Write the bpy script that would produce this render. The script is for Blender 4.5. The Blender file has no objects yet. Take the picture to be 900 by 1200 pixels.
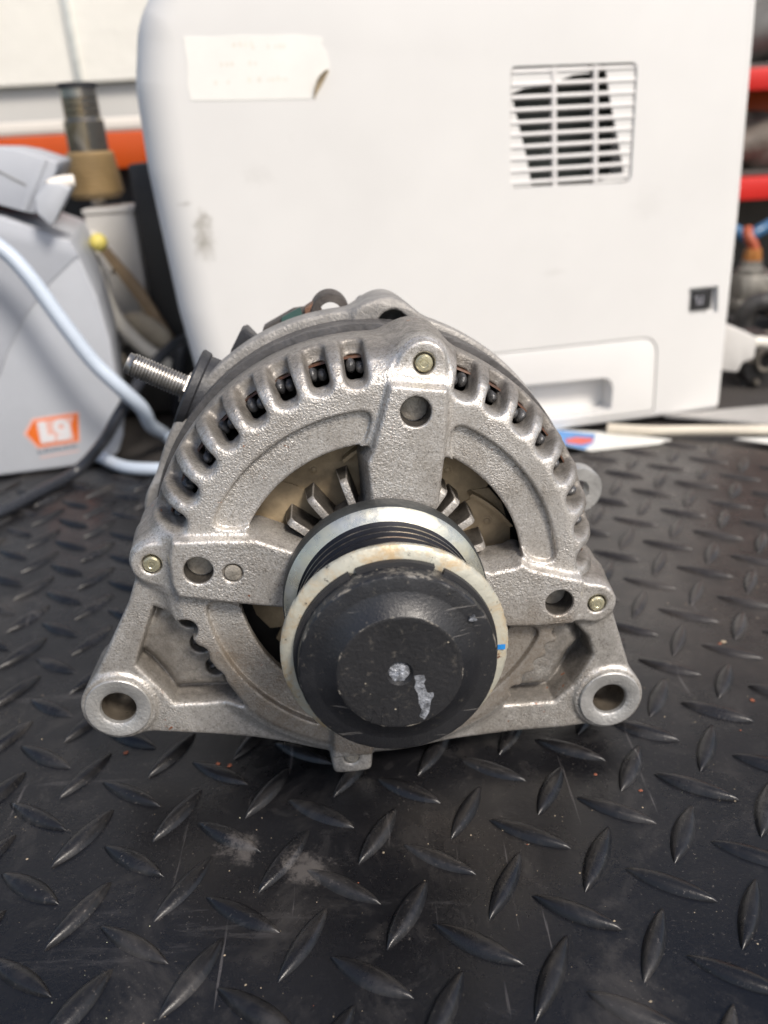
import bpy, bmesh, math, random
import numpy as np
from mathutils import Vector, Matrix

S = 0.001                      # all sizes below are millimetres
R_ = math.radians
PI = math.pi
rng = random.Random(7)

scene = bpy.context.scene
COL = scene.collection

# ------------------------------------------------------------------ camera
cam_d = bpy.data.cameras.new("camera")
cam_d.sensor_fit = 'VERTICAL'
cam_d.sensor_height = 24.0
cam_d.lens = 24.0 * 959.744 / 1200.0
cam_d.clip_start = 0.005
cam_d.clip_end = 50.0
cam_d.dof.use_dof = True
cam_d.dof.focus_distance = 0.222
cam_d.dof.aperture_fstop = 7.0
cam = bpy.data.objects.new("camera", cam_d)
COL.objects.link(cam)
cam.matrix_world = (Matrix.Translation((0, 0, 0.190))
                    @ Matrix.Rotation(PI / 2 - 0.437599, 4, 'X')
                    @ Matrix.Rotation(-0.0531455, 4, 'Z'))
scene.camera = cam

# ------------------------------------------------------------------ light
SUN_EL, SUN_AZ = 48.0, 38.0     # elevation; degrees to the right of straight behind the camera
world = bpy.data.worlds.new("World")
scene.world = world
world.use_nodes = True
wn = world.node_tree.nodes
wl = world.node_tree.links
bg = wn['Background']
sky = wn.new('ShaderNodeTexSky')
sky.sky_type = 'NISHITA'
sky.sun_disc = False
sky.sun_elevation = R_(SUN_EL)
sky.sun_rotation = R_(180.0 - SUN_AZ)
sky.dust_density = 3.0
sky.air_density = 1.0
wl.new(sky.outputs[0], bg.inputs[0])
bg.inputs[1].default_value = 0.065

sun_d = bpy.data.lights.new("sun", 'SUN')
sun_d.energy = 1.5
sun_d.angle = R_(14)
sun_d.color = (1.0, 0.93, 0.84)
sun = bpy.data.objects.new("sun", sun_d)
COL.objects.link(sun)
_az = R_(SUN_AZ)
_sd = Vector((math.sin(_az) * math.cos(R_(SUN_EL)), -math.cos(_az) * math.cos(R_(SUN_EL)), math.sin(R_(SUN_EL))))
sun.rotation_euler = _sd.to_track_quat('Z', 'Y').to_euler()
sun.location = _sd * 3

scene.view_settings.view_transform = 'Standard'
scene.view_settings.look = 'None'
scene.view_settings.gamma = 1.0
scene.view_settings.use_curve_mapping = False
scene.view_settings.exposure = 1.27
scene.render.engine = 'CYCLES'
scene.cycles.use_denoising = True
scene.cycles.max_bounces = 8

# ------------------------------------------------------------------ materials
def srgb(h):
    h = h.lstrip('#')
    c = [int(h[i:i + 2], 16) / 255 for i in (0, 2, 4)]
    return tuple(x / 12.92 if x <= 0.04045 else ((x + 0.055) / 1.055) ** 2.4 for x in c) + (1,)

class NT:
    """tiny helper round one material's node tree"""
    def __init__(self, name, world=False):
        self.m = bpy.data.materials.new(name)
        self.m.use_nodes = True
        self.n = self.m.node_tree.nodes
        self.l = self.m.node_tree.links
        self.b = self.n['Principled BSDF']
        self.src = self.n.new('ShaderNodeNewGeometry').outputs['Position'] if world else self.n.new('ShaderNodeTexCoord').outputs['Object']
    def link(self, a, b): self.l.new(a, b)
    def val(self, sock, v):
        if hasattr(v, 'is_output') or isinstance(v, bpy.types.NodeSocket): self.l.new(v, sock)
        else: sock.default_value = v
    def noise(self, scale, detail=4, rough=0.6, vec=None, dist=0.0):
        t = self.n.new('ShaderNodeTexNoise')
        t.inputs['Scale'].default_value = scale
        t.inputs['Detail'].default_value = detail
        t.inputs['Roughness'].default_value = rough
        t.inputs['Distortion'].default_value = dist
        self.l.new(vec or self.src, t.inputs['Vector'])
        return t.outputs['Fac']
    def voronoi(self, scale, feature='F1', vec=None):
        t = self.n.new('ShaderNodeTexVoronoi')
        t.feature = feature
        t.inputs['Scale'].default_value = scale
        self.l.new(vec or self.src, t.inputs['Vector'])
        return t.outputs['Distance']
    def mapping(self, scale=(1, 1, 1), rot=(0, 0, 0), loc=(0, 0, 0)):
        t = self.n.new('ShaderNodeMapping')
        t.inputs['Scale'].default_value = scale
        t.inputs['Rotation'].default_value = rot
        t.inputs['Location'].default_value = loc
        self.l.new(self.src, t.inputs['Vector'])
        return t.outputs[0]
    def ramp(self, fac, stops):
        t = self.n.new('ShaderNodeValToRGB')
        e = t.color_ramp.elements
        while len(e) < len(stops): e.new(0.5)
        for i, (p, c) in enumerate(stops):
            e[i].position = p
            e[i].color = c if len(c) == 4 else tuple(c) + (1,)
        self.l.new(fac, t.inputs[0])
        return t.outputs[0]
    def rng(self, v, a, b, c=0.0, d=1.0, smooth=True):
        t = self.n.new('ShaderNodeMapRange')
        t.interpolation_type = 'SMOOTHSTEP' if smooth else 'LINEAR'
        for i, x in zip(('From Min', 'From Max', 'To Min', 'To Max'), (a, b, c, d)):
            t.inputs[i].default_value = x
        self.l.new(v, t.inputs['Value'])
        return t.outputs['Result']
    def math(self, op, a, b=0.0, c=0.0, clamp=False):
        t = self.n.new('ShaderNodeMath')
        t.operation = op
        t.use_clamp = clamp
        for i, v in enumerate((a, b, c)):
            self.val(t.inputs[i], v)
        return t.outputs[0]
    def mix(self, fac, a, b, mode='MIX'):
        t = self.n.new('ShaderNodeMix')
        t.data_type = 'RGBA'
        t.blend_type = mode
        self.val(t.inputs[0], fac)
        self.val(t.inputs[6], a)
        self.val(t.inputs[7], b)
        return t.outputs[2]
    def xyz(self, vec=None):
        t = self.n.new('ShaderNodeSeparateXYZ')
        self.l.new(vec or self.src, t.inputs[0])
        return t.outputs
    def bump(self, h, dist, strength=1.0, prev=None):
        t = self.n.new('ShaderNodeBump')
        t.inputs['Distance'].default_value = dist
        t.inputs['Strength'].default_value = strength
        self.l.new(h, t.inputs['Height'])
        if prev is not None: self.l.new(prev, t.inputs['Normal'])
        return t.outputs[0]
    def out(self, color=None, rough=None, metal=None, normal=None, spec=None, coat=None):
        if color is not None: self.val(self.b.inputs['Base Color'], color)
        if rough is not None: self.val(self.b.inputs['Roughness'], rough)
        if metal is not None: self.val(self.b.inputs['Metallic'], metal)
        if spec is not None: self.val(self.b.inputs['Specular IOR Level'], spec)
        if coat is not None: self.val(self.b.inputs['Coat Weight'], coat)
        if normal is not None: self.l.new(normal, self.b.inputs['Normal'])
        return self.m

def simple(name, color, rough=0.5, metal=0.0, var=0.25, scale=60, bscale=0, bdist=0.0, spec=0.5, fine=None):
    t = NT(name)
    n = t.noise(scale, 5, 0.62)
    dark = tuple(c * (1 - var) for c in color[:3]) + (1,)
    light = tuple(min(1, c * (1 + var * 0.5)) for c in color[:3]) + (1,)
    col = t.ramp(n, [(0.3, dark), (0.7, light)])
    rg = t.rng(t.noise(scale * 2.3, 4), 0.3, 0.7, max(0.02, rough - 0.08), min(1, rough + 0.1))
    nm = None
    if bscale: nm = t.bump(t.noise(bscale, 3), bdist)
    return t.out(col, rg, metal, nm, spec)

def cast_aluminium(name, grime=1.0):
    t = NT(name)
    grain = t.noise(900, 3, 0.7)
    fine = t.noise(2300, 2, 0.6)
    g = t.math('ADD', t.math('MULTIPLY', grain, 0.55), t.math('MULTIPLY', fine, 0.45))
    col = t.ramp(g, [(0.36, (0.24, 0.225, 0.205)), (0.45, (0.495, 0.470, 0.435)), (0.55, (0.595, 0.570, 0.535)), (0.65, (0.78, 0.765, 0.74))])
    patch = t.noise(55, 5, 0.65)
    col = t.mix(t.rng(patch, 0.42, 0.72, 0, 0.42), col, (0.40, 0.34, 0.27, 1), 'MULTIPLY')
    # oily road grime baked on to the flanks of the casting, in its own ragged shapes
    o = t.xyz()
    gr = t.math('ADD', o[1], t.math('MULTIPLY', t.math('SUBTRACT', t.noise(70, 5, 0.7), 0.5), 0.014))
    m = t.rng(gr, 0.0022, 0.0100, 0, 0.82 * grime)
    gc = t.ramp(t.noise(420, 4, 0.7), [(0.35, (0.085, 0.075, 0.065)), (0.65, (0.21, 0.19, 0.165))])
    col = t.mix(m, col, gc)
    # rusty brown road film dried on to the lower half of the ring
    zz = t.math('SUBTRACT', o[2], 0.070)
    rad = t.math('SQRT', t.math('ADD', t.math('MULTIPLY', o[0], o[0]), t.math('MULTIPLY', zz, zz)))
    n2 = t.math('SUBTRACT', t.noise(60, 6, 0.7), 0.5)
    fr = t.rng(t.math('ADD', rad, t.math('MULTIPLY', n2, 0.003)), 0.0570, 0.0590, 1, 0)
    fz = t.rng(t.math('ADD', zz, t.math('MULTIPLY', n2, 0.030)), -0.022, -0.004, 1, 0)
    fy = t.rng(o[1], 0.0030, 0.0060, 1, 0)
    film = t.math('MULTIPLY', t.math('MULTIPLY', fr, fz), t.math('MULTIPLY', fy, t.rng(t.noise(95, 5, 0.7), 0.3, 0.7, 0.35, 0.75)))
    col = t.mix(film, col, (0.235, 0.185, 0.135, 1))
    # dark pores
    pore = t.rng(t.voronoi(620), 0.05, 0.16, 0.75, 0.0)
    spot = t.rng(t.noise(160, 3), 0.52, 0.66, 0, 1)
    col = t.mix(t.math('MULTIPLY', pore, spot), col, (0.08, 0.07, 0.06, 1))
    # rust specks
    rs = t.math('MULTIPLY', t.rng(t.noise(330, 2), 0.69, 0.74, 0, 1), t.rng(t.noise(40, 2), 0.5, 0.6, 0, 1))
    col = t.mix(rs, col, (0.30, 0.10, 0.035, 1))
    # sand-cast skin: coarser in some patches, nearly smooth in others
    coarse = t.rng(t.noise(38, 3, 0.5), 0.42, 0.60, 0.35, 1.0)
    h = t.math('ADD', t.math('MULTIPLY', t.noise(1750, 2, 0.6), 0.9), t.math('MULTIPLY', t.noise(800, 3, 0.6), 0.25))
    h = t.math('MULTIPLY', h, coarse)
    h = t.math('ADD', h, t.math('MULTIPLY', t.noise(110, 4, 0.55), 0.45))
    nm = t.bump(h, 0.00038, 1.0)
    rg = t.rng(g, 0.35, 0.65, 0.56, 0.36)
    return t.out(col, rg, t.rng(gr, 0.004, 0.013, 0.68, 0.30), nm)

M = {}
M['cast'] = cast_aluminium('cast_aluminium')
M['cast_rear'] = simple('rear_cast_aluminium', (0.32, 0.305, 0.285, 1), 0.55, 0.35, 0.35, 120, 900, 0.0004)
M['bushing'] = simple('zinc_bushing', (0.46, 0.455, 0.44, 1), 0.42, 0.6, 0.25, 90, 900, 0.0003)
M['bore'] = simple('oily_bore', (0.16, 0.135, 0.105, 1), 0.35, 0.6, 0.5, 150)
M['brassy'] = simple('yellow_zinc', (0.62, 0.58, 0.40, 1), 0.28, 0.75, 0.2, 250, 1200, 0.0001)
M['pin'] = simple('dull_aluminium_plug', (0.42, 0.385, 0.33, 1), 0.5, 0.4, 0.4, 260, 900, 0.0003)
M['stator'] = simple('laminated_steel', (0.105, 0.10, 0.098, 1), 0.42, 0.5, 0.35, 180, 700, 0.0002)
M['coil'] = simple('lacquered_copper', (0.10, 0.10, 0.102, 1), 0.32, 0.35, 0.6, 420, 700, 0.0004)
M['varnish'] = simple('brown_varnish', (0.085, 0.034, 0.014, 1), 0.35, 0.1, 0.5, 300)
M['fan'] = simple('stained_steel', (0.42, 0.325, 0.205, 1), 0.42, 0.3, 0.5, 75, 500, 0.00015)
M['rotor_dark'] = simple('rotor_dark', (0.03, 0.028, 0.026, 1), 0.5, 0.3, 0.4, 150)
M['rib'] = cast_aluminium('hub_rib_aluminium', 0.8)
M['ribside'] = simple('dark_rib_flank', (0.065, 0.058, 0.05, 1), 0.5, 0.3, 0.5, 220, 900, 0.0003)  # darker tone than the rib fronts
M['rubber'] = simple('black_rubber', (0.030, 0.031, 0.035, 1), 0.5, 0, 0.35, 90, 600, 0.0002)
M['stud'] = simple('zinc_steel_stud', (0.36, 0.345, 0.325, 1), 0.34, 0.85, 0.4, 200)
M['blackplastic'] = simple('black_plastic', (0.028, 0.028, 0.031, 1), 0.45, 0, 0.3, 100, 500, 0.0002)
M['brownplastic'] = simple('dusty_plastic', (0.062, 0.052, 0.045, 1), 0.6, 0, 0.5, 90, 500, 0.0003)
M['rusty'] = simple('rusty_bracket', (0.19, 0.10, 0.06, 1), 0.6, 0.2, 0.6, 130, 500, 0.0003)

# cream painted flange with rust stains
t = NT('cream_flange')
base = t.ramp(t.noise(60, 5), [(0.3, (0.40, 0.40, 0.345)), (0.7, (0.55, 0.525, 0.425))])
st = t.rng(t.noise(85, 6, 0.72, dist=0.5), 0.47, 0.66, 0, 0.9)
base = t.mix(st, base, (0.46, 0.335, 0.185, 1))
rs = t.rng(t.noise(170, 5, 0.75), 0.645, 0.70, 0, 1)
base = t.mix(rs, base, (0.16, 0.065, 0.03, 1))
dk = t.rng(t.noise(300, 5, 0.75), 0.62, 0.68, 0, 0.85)
base = t.mix(dk, base, (0.05, 0.045, 0.04, 1))
M['flange'] = t.out(base, 0.42, 0.25, t.bump(t.noise(420, 4), 0.0003, 0.7))

# bright turned zone of the rear pulley flange
t = NT('turned_steel_ring')
base = t.ramp(t.noise(50, 5), [(0.32, (0.34, 0.37, 0.38)), (0.52, (0.60, 0.58, 0.46)), (0.7, (0.52, 0.54, 0.53))])
M['ring'] = t.out(base, t.rng(t.noise(300, 4), 0.3, 0.7, 0.22, 0.42), 0.75, t.bump(t.noise(300, 4), 0.0002, 0.6))

# belt grooves: dark blued steel, bare and coppery on the crests
t = NT('belt_groove_steel')
base = t.ramp(t.noise(75, 5, 0.65), [(0.38, (0.018, 0.02, 0.034)), (0.5, (0.06, 0.055, 0.055)), (0.6, (0.27, 0.225, 0.18)), (0.75, (0.22, 0.11, 0.065))])
M['groove'] = t.out(base, t.rng(t.noise(260, 4), 0.3, 0.7, 0.22, 0.45), 0.85, t.bump(t.noise(380, 4), 0.0002, 0.6))
M['groove_dark'] = simple('groove_bottom', (0.010, 0.011, 0.017, 1), 0.4, 0.5, 0.5, 90)
M['pulley_side'] = simple('blackened_steel', (0.05, 0.053, 0.052, 1), 0.5, 0.3, 0.3, 120, 600, 0.0002)


def edge_wear(t, base, radii, amt=0.8):
    """scuffs rubbed through along the moulded edges at these radii (metres)"""
    o = t.xyz()
    zz = t.math('SUBTRACT', o[2], 0.070)
    r = t.math('SQRT', t.math('ADD', t.math('MULTIPLY', o[0], o[0]), t.math('MULTIPLY', zz, zz)))
    n1 = t.noise(380, 5, 0.75)
    for r0, wd in radii:
        d = t.math('ABSOLUTE', t.math('SUBTRACT', r, r0))
        d = t.math('ADD', d, t.math('MULTIPLY', t.math('SUBTRACT', n1, 0.5), wd * 3.0))
        k = t.math('MULTIPLY', t.rng(d, 0.0, wd, amt, 0), t.rng(t.noise(230, 4, 0.7), 0.52, 0.62, 0, 1))
        base = t.mix(k, base, (0.34, 0.31, 0.26, 1))
    return base

# moulded cap: black plastic with dust, hair scratches and scuffed edges
t = NT('cap_plastic')
base = t.ramp(t.noise(70, 5), [(0.3, (0.010, 0.0105, 0.0125)), (0.7, (0.018, 0.0185, 0.021))])
du = t.rng(t.noise(520, 5, 0.75), 0.60, 0.72, 0, 0.5)
base = t.mix(du, base, (0.16, 0.145, 0.12, 1))
sp = t.rng(t.voronoi(260), 0.03, 0.075, 0.9, 0)
sp = t.math('MULTIPLY', sp, t.rng(t.noise(90, 3), 0.5, 0.62, 0, 1))
base = t.mix(sp, base, (0.42, 0.37, 0.28, 1))
sv = t.mapping((60, 60, 900), (0.3, 0.7, 0.2))
scr = t.rng(t.noise(1.0, 3, 0.5, vec=sv), 0.665, 0.69, 0, 0.5)
base = t.mix(scr, base, (0.18, 0.17, 0.16, 1))
base = edge_wear(t, base, ((0.0151, 0.0002), (0.0239, 0.0003)), 0.6)
M['cap'] = t.out(base, t.rng(t.noise(160, 5), 0.3, 0.7, 0.30, 0.46), 0, t.bump(t.noise(1400, 3), 0.00018, 0.6))
M['capdisc'] = None
t = NT('cap_disc_plastic')
base = t.ramp(t.noise(90, 5), [(0.3, (0.011, 0.0112, 0.0125)), (0.7, (0.019, 0.019, 0.021))])
du = t.rng(t.noise(430, 6, 0.78), 0.56, 0.70, 0, 0.6)
base = t.mix(du, base, (0.11, 0.10, 0.085, 1))
sp = t.math('MULTIPLY', t.rng(t.voronoi(330), 0.04, 0.09, 0.9, 0), t.rng(t.noise(120, 3), 0.48, 0.6, 0, 1))
base = t.mix(sp, base, (0.45, 0.40, 0.31, 1))
base = edge_wear(t, base, ((0.0150, 0.0003),), 0.8)
M['capdisc'] = t.out(base, 0.5, 0, t.bump(t.noise(900, 4), 0.00025, 0.8))
M['chip'] = simple('bare_silver_chip', (0.42, 0.44, 0.48, 1), 0.35, 0.5, 0.85, 480, 1400, 0.0004)
M['blue'] = simple('blue_paint', (0.02, 0.22, 0.60, 1), 0.5)

# mat: black rubber with dust, grit, dried smears and a painted-in sheen
def mat_rubber(name, dusty):
    t = NT(name, True)
    base = t.ramp(t.noise(14, 6, 0.65), [(0.3, (0.0045, 0.0045, 0.0056)), (0.7, (0.0095, 0.0096, 0.0112))])
    dust = t.rng(t.noise(26, 7, 0.72, dist=0.6), 0.50 - 0.14 * dusty, 0.72 - 0.10 * dusty, 0.10 * dusty, 0.36 + 0.25 * dusty)
    base = t.mix(t.rng(t.noise(55, 6, 0.75, dist=1.2), 0.55, 0.66, 0, 0.25), base, (0.045, 0.043, 0.043, 1))
    base = t.mix(dust, base, (0.085 + 0.025 * dusty, 0.078 + 0.022 * dusty, 0.072 + 0.018 * dusty, 1))
    # far right of the mat: grazing sheen painted into the colour, with dust
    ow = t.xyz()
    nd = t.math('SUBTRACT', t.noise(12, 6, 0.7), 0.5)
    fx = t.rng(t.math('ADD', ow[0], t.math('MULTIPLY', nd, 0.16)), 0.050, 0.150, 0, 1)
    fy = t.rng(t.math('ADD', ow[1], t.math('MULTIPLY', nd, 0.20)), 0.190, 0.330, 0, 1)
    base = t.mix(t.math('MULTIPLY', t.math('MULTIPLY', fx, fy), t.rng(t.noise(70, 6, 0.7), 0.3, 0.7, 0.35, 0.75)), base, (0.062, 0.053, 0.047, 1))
    fine = t.math('MULTIPLY', t.rng(t.noise(900, 4, 0.75), 0.60, 0.70, 0, 0.55), t.rng(t.noise(16, 4), 0.40, 0.62, 0.1, 1))
    base = t.mix(fine, base, (0.19, 0.17, 0.15, 1))
    # two dried smears of pale dirt
    o = t.xyz()
    sm = None
    for (sx, sy, sr) in ((-.0475, .1775, .0080), (-.0275, .1690, .0085)):
        dx = t.math('SUBTRACT', o[0], sx); dy = t.math('SUBTRACT', o[1], sy)
        d = t.math('SQRT', t.math('ADD', t.math('MULTIPLY', dx, dx), t.math('MULTIPLY', dy, dy)))
        d = t.math('ADD', d, t.math('MULTIPLY', t.math('SUBTRACT', t.noise(150, 7, 0.8), 0.5), sr * 3.2))
        k = t.rng(d, sr * 0.20, sr * 0.85, 0.42, 0)
        sm = k if sm is None else t.math('MAXIMUM', sm, k)
    base = t.mix(sm, base, (0.17, 0.155, 0.145, 1))
    sv = t.mapping((9, 70, 30), (0, 0, 0.9))
    base = t.mix(t.rng(t.noise(1.0, 6, 0.7, vec=sv), 0.60, 0.75, 0, 0.5), base, (0.10, 0.095, 0.095, 1))
    sv2 = t.mapping((320, 14, 30), (0, 0, 0.5))
    base = t.mix(t.rng(t.noise(1.0, 4, 0.6, vec=sv2), 0.66, 0.72, 0, 0.35), base, (0.16, 0.15, 0.15, 1))
    rg = t.math('ADD', t.rng(t.noise(30, 6, 0.7), 0.3, 0.7, 0.20, 0.38), t.math('MULTIPLY', dust, 0.3))
    return t.out(base, rg, 0, t.bump(t.noise(650, 5, 0.7), 0.00018, 0.6), 0.45)
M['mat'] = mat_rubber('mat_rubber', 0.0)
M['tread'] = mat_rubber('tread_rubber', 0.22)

# printer shell
t = NT('printer_plastic')
base = t.ramp(t.noise(9, 4), [(0.3, (0.665, 0.657, 0.638)), (0.7, (0.718, 0.71, 0.69))])
o = t.xyz()
dirt = None
for (sx, sz, rx, rz, amt) in ((-.3365, .141, .0075, .016, .75), (-.304, .170, .010, .008, .10), (-.130, .105, .010, .003, .10), (-.070, .140, .016, .012, .06), (-.345, .158, .006, .002, .4)):
    dx = t.math('DIVIDE', t.math('SUBTRACT', o[0], sx), rx); dz = t.math('DIVIDE', t.math('SUBTRACT', o[2], sz), rz)
    d = t.math('SQRT', t.math('ADD', t.math('MULTIPLY', dx, dx), t.math('MULTIPLY', dz, dz)))
    d = t.math('ADD', d, t.math('MULTIPLY', t.math('SUBTRACT', t.noise(130, 5, 0.7), 0.5), 2.2))
    k = t.rng(d, 0.1, 1.0, amt, 0)
    dirt = k if dirt is None else t.math('MAXIMUM', dirt, k)
base = t.mix(dirt, base, (0.24, 0.22, 0.18, 1))
base = t.mix(t.rng(t.noise(34, 6, 0.75), 0.60, 0.76, 0, 0.28), base, (0.55, 0.54, 0.50, 1))
M['printer'] = t.out(base, 0.38, 0, t.bump(t.noise(1200, 2), 0.0001, 0.35))
M['label'] = simple('sticker_paper', (0.775, 0.765, 0.725, 1), 0.6, 0, 0.05, 40)
M['faded'] = simple('faded_print', (0.735, 0.71, 0.64, 1), 0.6, 0, 0.15, 300)
M['brownpaper'] = simple('sticker_glue_side', (0.36, 0.29, 0.19, 1), 0.6, 0, 0.3, 120)
M['cavity'] = simple('dark_cavity', (0.045, 0.055, 0.05, 1), 0.6, 0, 0.3, 60)
M['slat'] = simple('vent_slat_plastic', (0.68, 0.665, 0.65, 1), 0.45, 0, 0.06, 60)
M['devgrey'] = simple('pale_grey_plastic', (0.44, 0.46, 0.495, 1), 0.42, 0, 0.07, 25, 900, 0.0001)
M['devlid'] = simple('lid_grey_plastic', (0.41, 0.43, 0.47, 1), 0.42, 0, 0.07, 25)
M['orange_print'] = simple('orange_print', (0.72, 0.15, 0.018, 1), 0.5, 0, 0.08, 90)
M['white_print'] = simple('white_print', (0.66, 0.65, 0.66, 1), 0.5, 0, 0.05, 90)
M['pink_print'] = simple('pink_print', (0.70, 0.42, 0.36, 1), 0.5, 0, 0.05, 90)
M['dark_print'] = simple('slate_print', (0.15, 0.18, 0.22, 1), 0.5, 0, 0.1, 90)
M['cable_white'] = simple('white_cable_sheath', (0.48, 0.545, 0.63, 1), 0.35, 0, 0.08, 30)
M['cable_cream'] = simple('cream_cable_sheath', (0.66, 0.63, 0.56, 1), 0.4, 0, 0.1, 30)
M['cable_black'] = simple('black_cable_sheath', (0.022, 0.024, 0.03, 1), 0.3, 0, 0.2, 30)
M['chrome'] = simple('chrome', (0.36, 0.32, 0.26, 1), 0.16, 0.97, 0.3, 40)
M['tan'] = simple('tan_sleeve', (0.30, 0.205, 0.095, 1), 0.5, 0.1, 0.25, 60)
M['tan_wood'] = simple('tan_strip', (0.28, 0.20, 0.12, 1), 0.6, 0, 0.3, 60)
M['whitebox'] = simple('off_white_plastic', (0.56, 0.545, 0.52, 1), 0.5, 0, 0.08, 30)
M['orange'] = simple('orange_paint', (0.52, 0.072, 0.004, 1), 0.45, 0, 0.12, 12)
M['red'] = simple('red_paint', (0.60, 0.018, 0.012, 1), 0.4, 0, 0.15, 12)
M['wall'] = simple('cream_wall', (0.82, 0.80, 0.73, 1), 0.7, 0, 0.12, 3, 60, 0.001)
M['wallgrey'] = simple('grey_wall_paint', (0.60, 0.585, 0.55, 1), 0.7, 0, 0.08, 3)
M['ledge'] = simple('cream_ledge', (0.74, 0.69, 0.62, 1), 0.6, 0, 0.06, 10)
M['darkpanel'] = simple('dark_panel', (0.030, 0.029, 0.028, 1), 0.6, 0, 0.3, 12)
M['shelfback'] = simple('shelf_back', (0.085, 0.078, 0.07, 1), 0.7, 0, 0.5, 9)
M['floor'] = simple('bed_floor', (0.045, 0.04, 0.037, 1), 0.7, 0, 0.4, 8, 200, 0.0005)
M['asphalt'] = simple('asphalt', (0.11, 0.105, 0.10, 1), 0.9, 0, 0.3, 30, 300, 0.002)
M['yellow'] = simple('yellow_plastic', (0.85, 0.72, 0.18, 1), 0.35, 0, 0.1, 60)
M['pouch'] = simple('beige_pouch', (0.40, 0.35, 0.27, 1), 0.7, 0, 0.25, 60)
M['brass'] = simple('greasy_metal', (0.30, 0.27, 0.23, 1), 0.35, 0.7, 0.4, 90)
M['oily'] = simple('oily_metal', (0.075, 0.072, 0.07, 1), 0.38, 0.5, 0.55, 60, 150, 0.002)
M['greycloth'] = simple('grey_brown_sack', (0.15, 0.125, 0.105, 1), 0.8, 0, 0.4, 25, 60, 0.004)
M['bluepl'] = simple('blue_plastic', (0.035, 0.11, 0.22, 1), 0.4, 0, 0.15, 60)
M['redor'] = simple('orange_red_plastic', (0.36, 0.075, 0.03, 1), 0.45, 0, 0.15, 60)
M['fitting'] = simple('grey_metal_fitting', (0.27, 0.255, 0.225, 1), 0.45, 0.4, 0.5, 70, 200, 0.001)
M['paper'] = simple('white_paper', (0.72, 0.71, 0.66, 1), 0.6, 0, 0.1, 40)
M['paper_blue'] = simple('blue_ink', (0.12, 0.30, 0.62, 1), 0.5, 0, 0.3, 60)
M['paper_red'] = simple('red_ink', (0.62, 0.12, 0.09, 1), 0.5, 0, 0.2, 60)
M['stick'] = simple('cream_rod', (0.62, 0.56, 0.46, 1), 0.5, 0, 0.15, 40)
M['board'] = simple('grey_board', (0.40, 0.385, 0.36, 1), 0.6, 0, 0.2, 30)
M['crumb'] = simple('crumbs', (0.33, 0.27, 0.19, 1), 0.8, 0, 0.5, 400)
M['crumb_red'] = simple('red_crumbs', (0.26, 0.085, 0.045, 1), 0.8, 0, 0.4, 400)
M['crumb_pale'] = simple('pale_crumbs', (0.62, 0.62, 0.42, 1), 0.8, 0, 0.3, 400)
M['black'] = simple('matt_black', (0.02, 0.02, 0.022, 1), 0.55, 0, 0.3, 100)

# ------------------------------------------------------------------ object helpers
def obj(name, mesh, parent=None, mat=None, smooth=None):
    o = bpy.data.objects.new(name, mesh)
    COL.objects.link(o)
    if parent is not None: o.parent = parent
    if mat is not None:
        for m in (mat if isinstance(mat, (list, tuple)) else [mat]): mesh.materials.append(m)
    if smooth is not None:
        mesh.polygons.foreach_set('use_smooth', [bool(smooth)] * len(mesh.polygons))
        if smooth == 'auto':
            auto_sharp(mesh, 38)
    return o

def auto_sharp(me, deg):
    bm = bmesh.new(); bm.from_mesh(me)
    lim = R_(deg)
    for e in bm.edges:
        if len(e.link_faces) == 2:
            e.smooth = e.calc_face_angle(0) < lim
        else: e.smooth = False
    bm.to_mesh(me); bm.free()

def thing(name, label, cat, loc=(0, 0, 0), rotz=0.0, group=None):
    o = bpy.data.objects.new(name, None)
    o.empty_display_size = 0.02
    COL.objects.link(o)
    o.location = Vector(loc) * S
    o.rotation_euler = (0, 0, rotz)
    return tag(o, label, cat, group)

def tag(o, label, cat, group=None):
    o['label'] = label; o['category'] = cat
    if group: o['group'] = group
    return o

def structure(o):
    o['kind'] = 'structure'
    return o

class MB:
    def __init__(self): self.v = []; self.f = []; self.mi = []
    def add(self, vs, fs, mi=0):
        b = len(self.v)
        self.v += [tuple(x) for x in vs]
        for f in fs:
            self.f.append(tuple(i + b for i in f)); self.mi.append(mi)
    def mesh(self, name):
        me = bpy.data.meshes.new(name)
        me.from_pydata([(x * S, y * S, z * S) for x, y, z in self.v], [], self.f)
        me.polygons.foreach_set('material_index', self.mi)
        bm = bmesh.new(); bm.from_mesh(me)
        bmesh.ops.recalc_face_normals(bm, faces=bm.faces)
        bm.to_mesh(me); bm.free()
        me.update()
        return me
    def build(self, name, parent=None, mat=None, smooth='auto'):
        return obj(name, self.mesh(name), parent, mat, smooth)

def revolve(mb, prof, seg=96, mats=None, axis=lambda r, a, w: (r * math.cos(a), -w, r * math.sin(a)), closed=False, a0=0.0, a1=2 * PI):
    """prof: list of (r, w); revolves about the w axis. Full turn unless a0/a1 say otherwise."""
    full = abs(a1 - a0 - 2 * PI) < 1e-6
    n = seg if full else seg + 1
    vs, fs, mi = [], [], []
    for (r, w) in prof:
        for i in range(n):
            a = a0 + (a1 - a0) * i / seg
            vs.append(axis(r, a, w))
    k = len(prof)
    for j in range(k if closed else k - 1):
        j2 = (j + 1) % k
        for i in range(seg):
            i2 = (i + 1) % n
            f = (j * n + i, j * n + i2, j2 * n + i2, j2 * n + i)
            mb.add([], [], 0)
            fs.append(f); mi.append(mats[j] if mats else 0)
    b = len(mb.v)
    mb.v += vs
    for f, m in zip(fs, mi):
        mb.f.append(tuple(i + b for i in f)); mb.mi.append(m)
    if not full and closed:
        mb.f.append(tuple(b + j * n for j in range(k))); mb.mi.append(mats[0] if mats else 0)
        mb.f.append(tuple(b + j * n + n - 1 for j in reversed(range(k)))); mb.mi.append(mats[0] if mats else 0)

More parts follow.
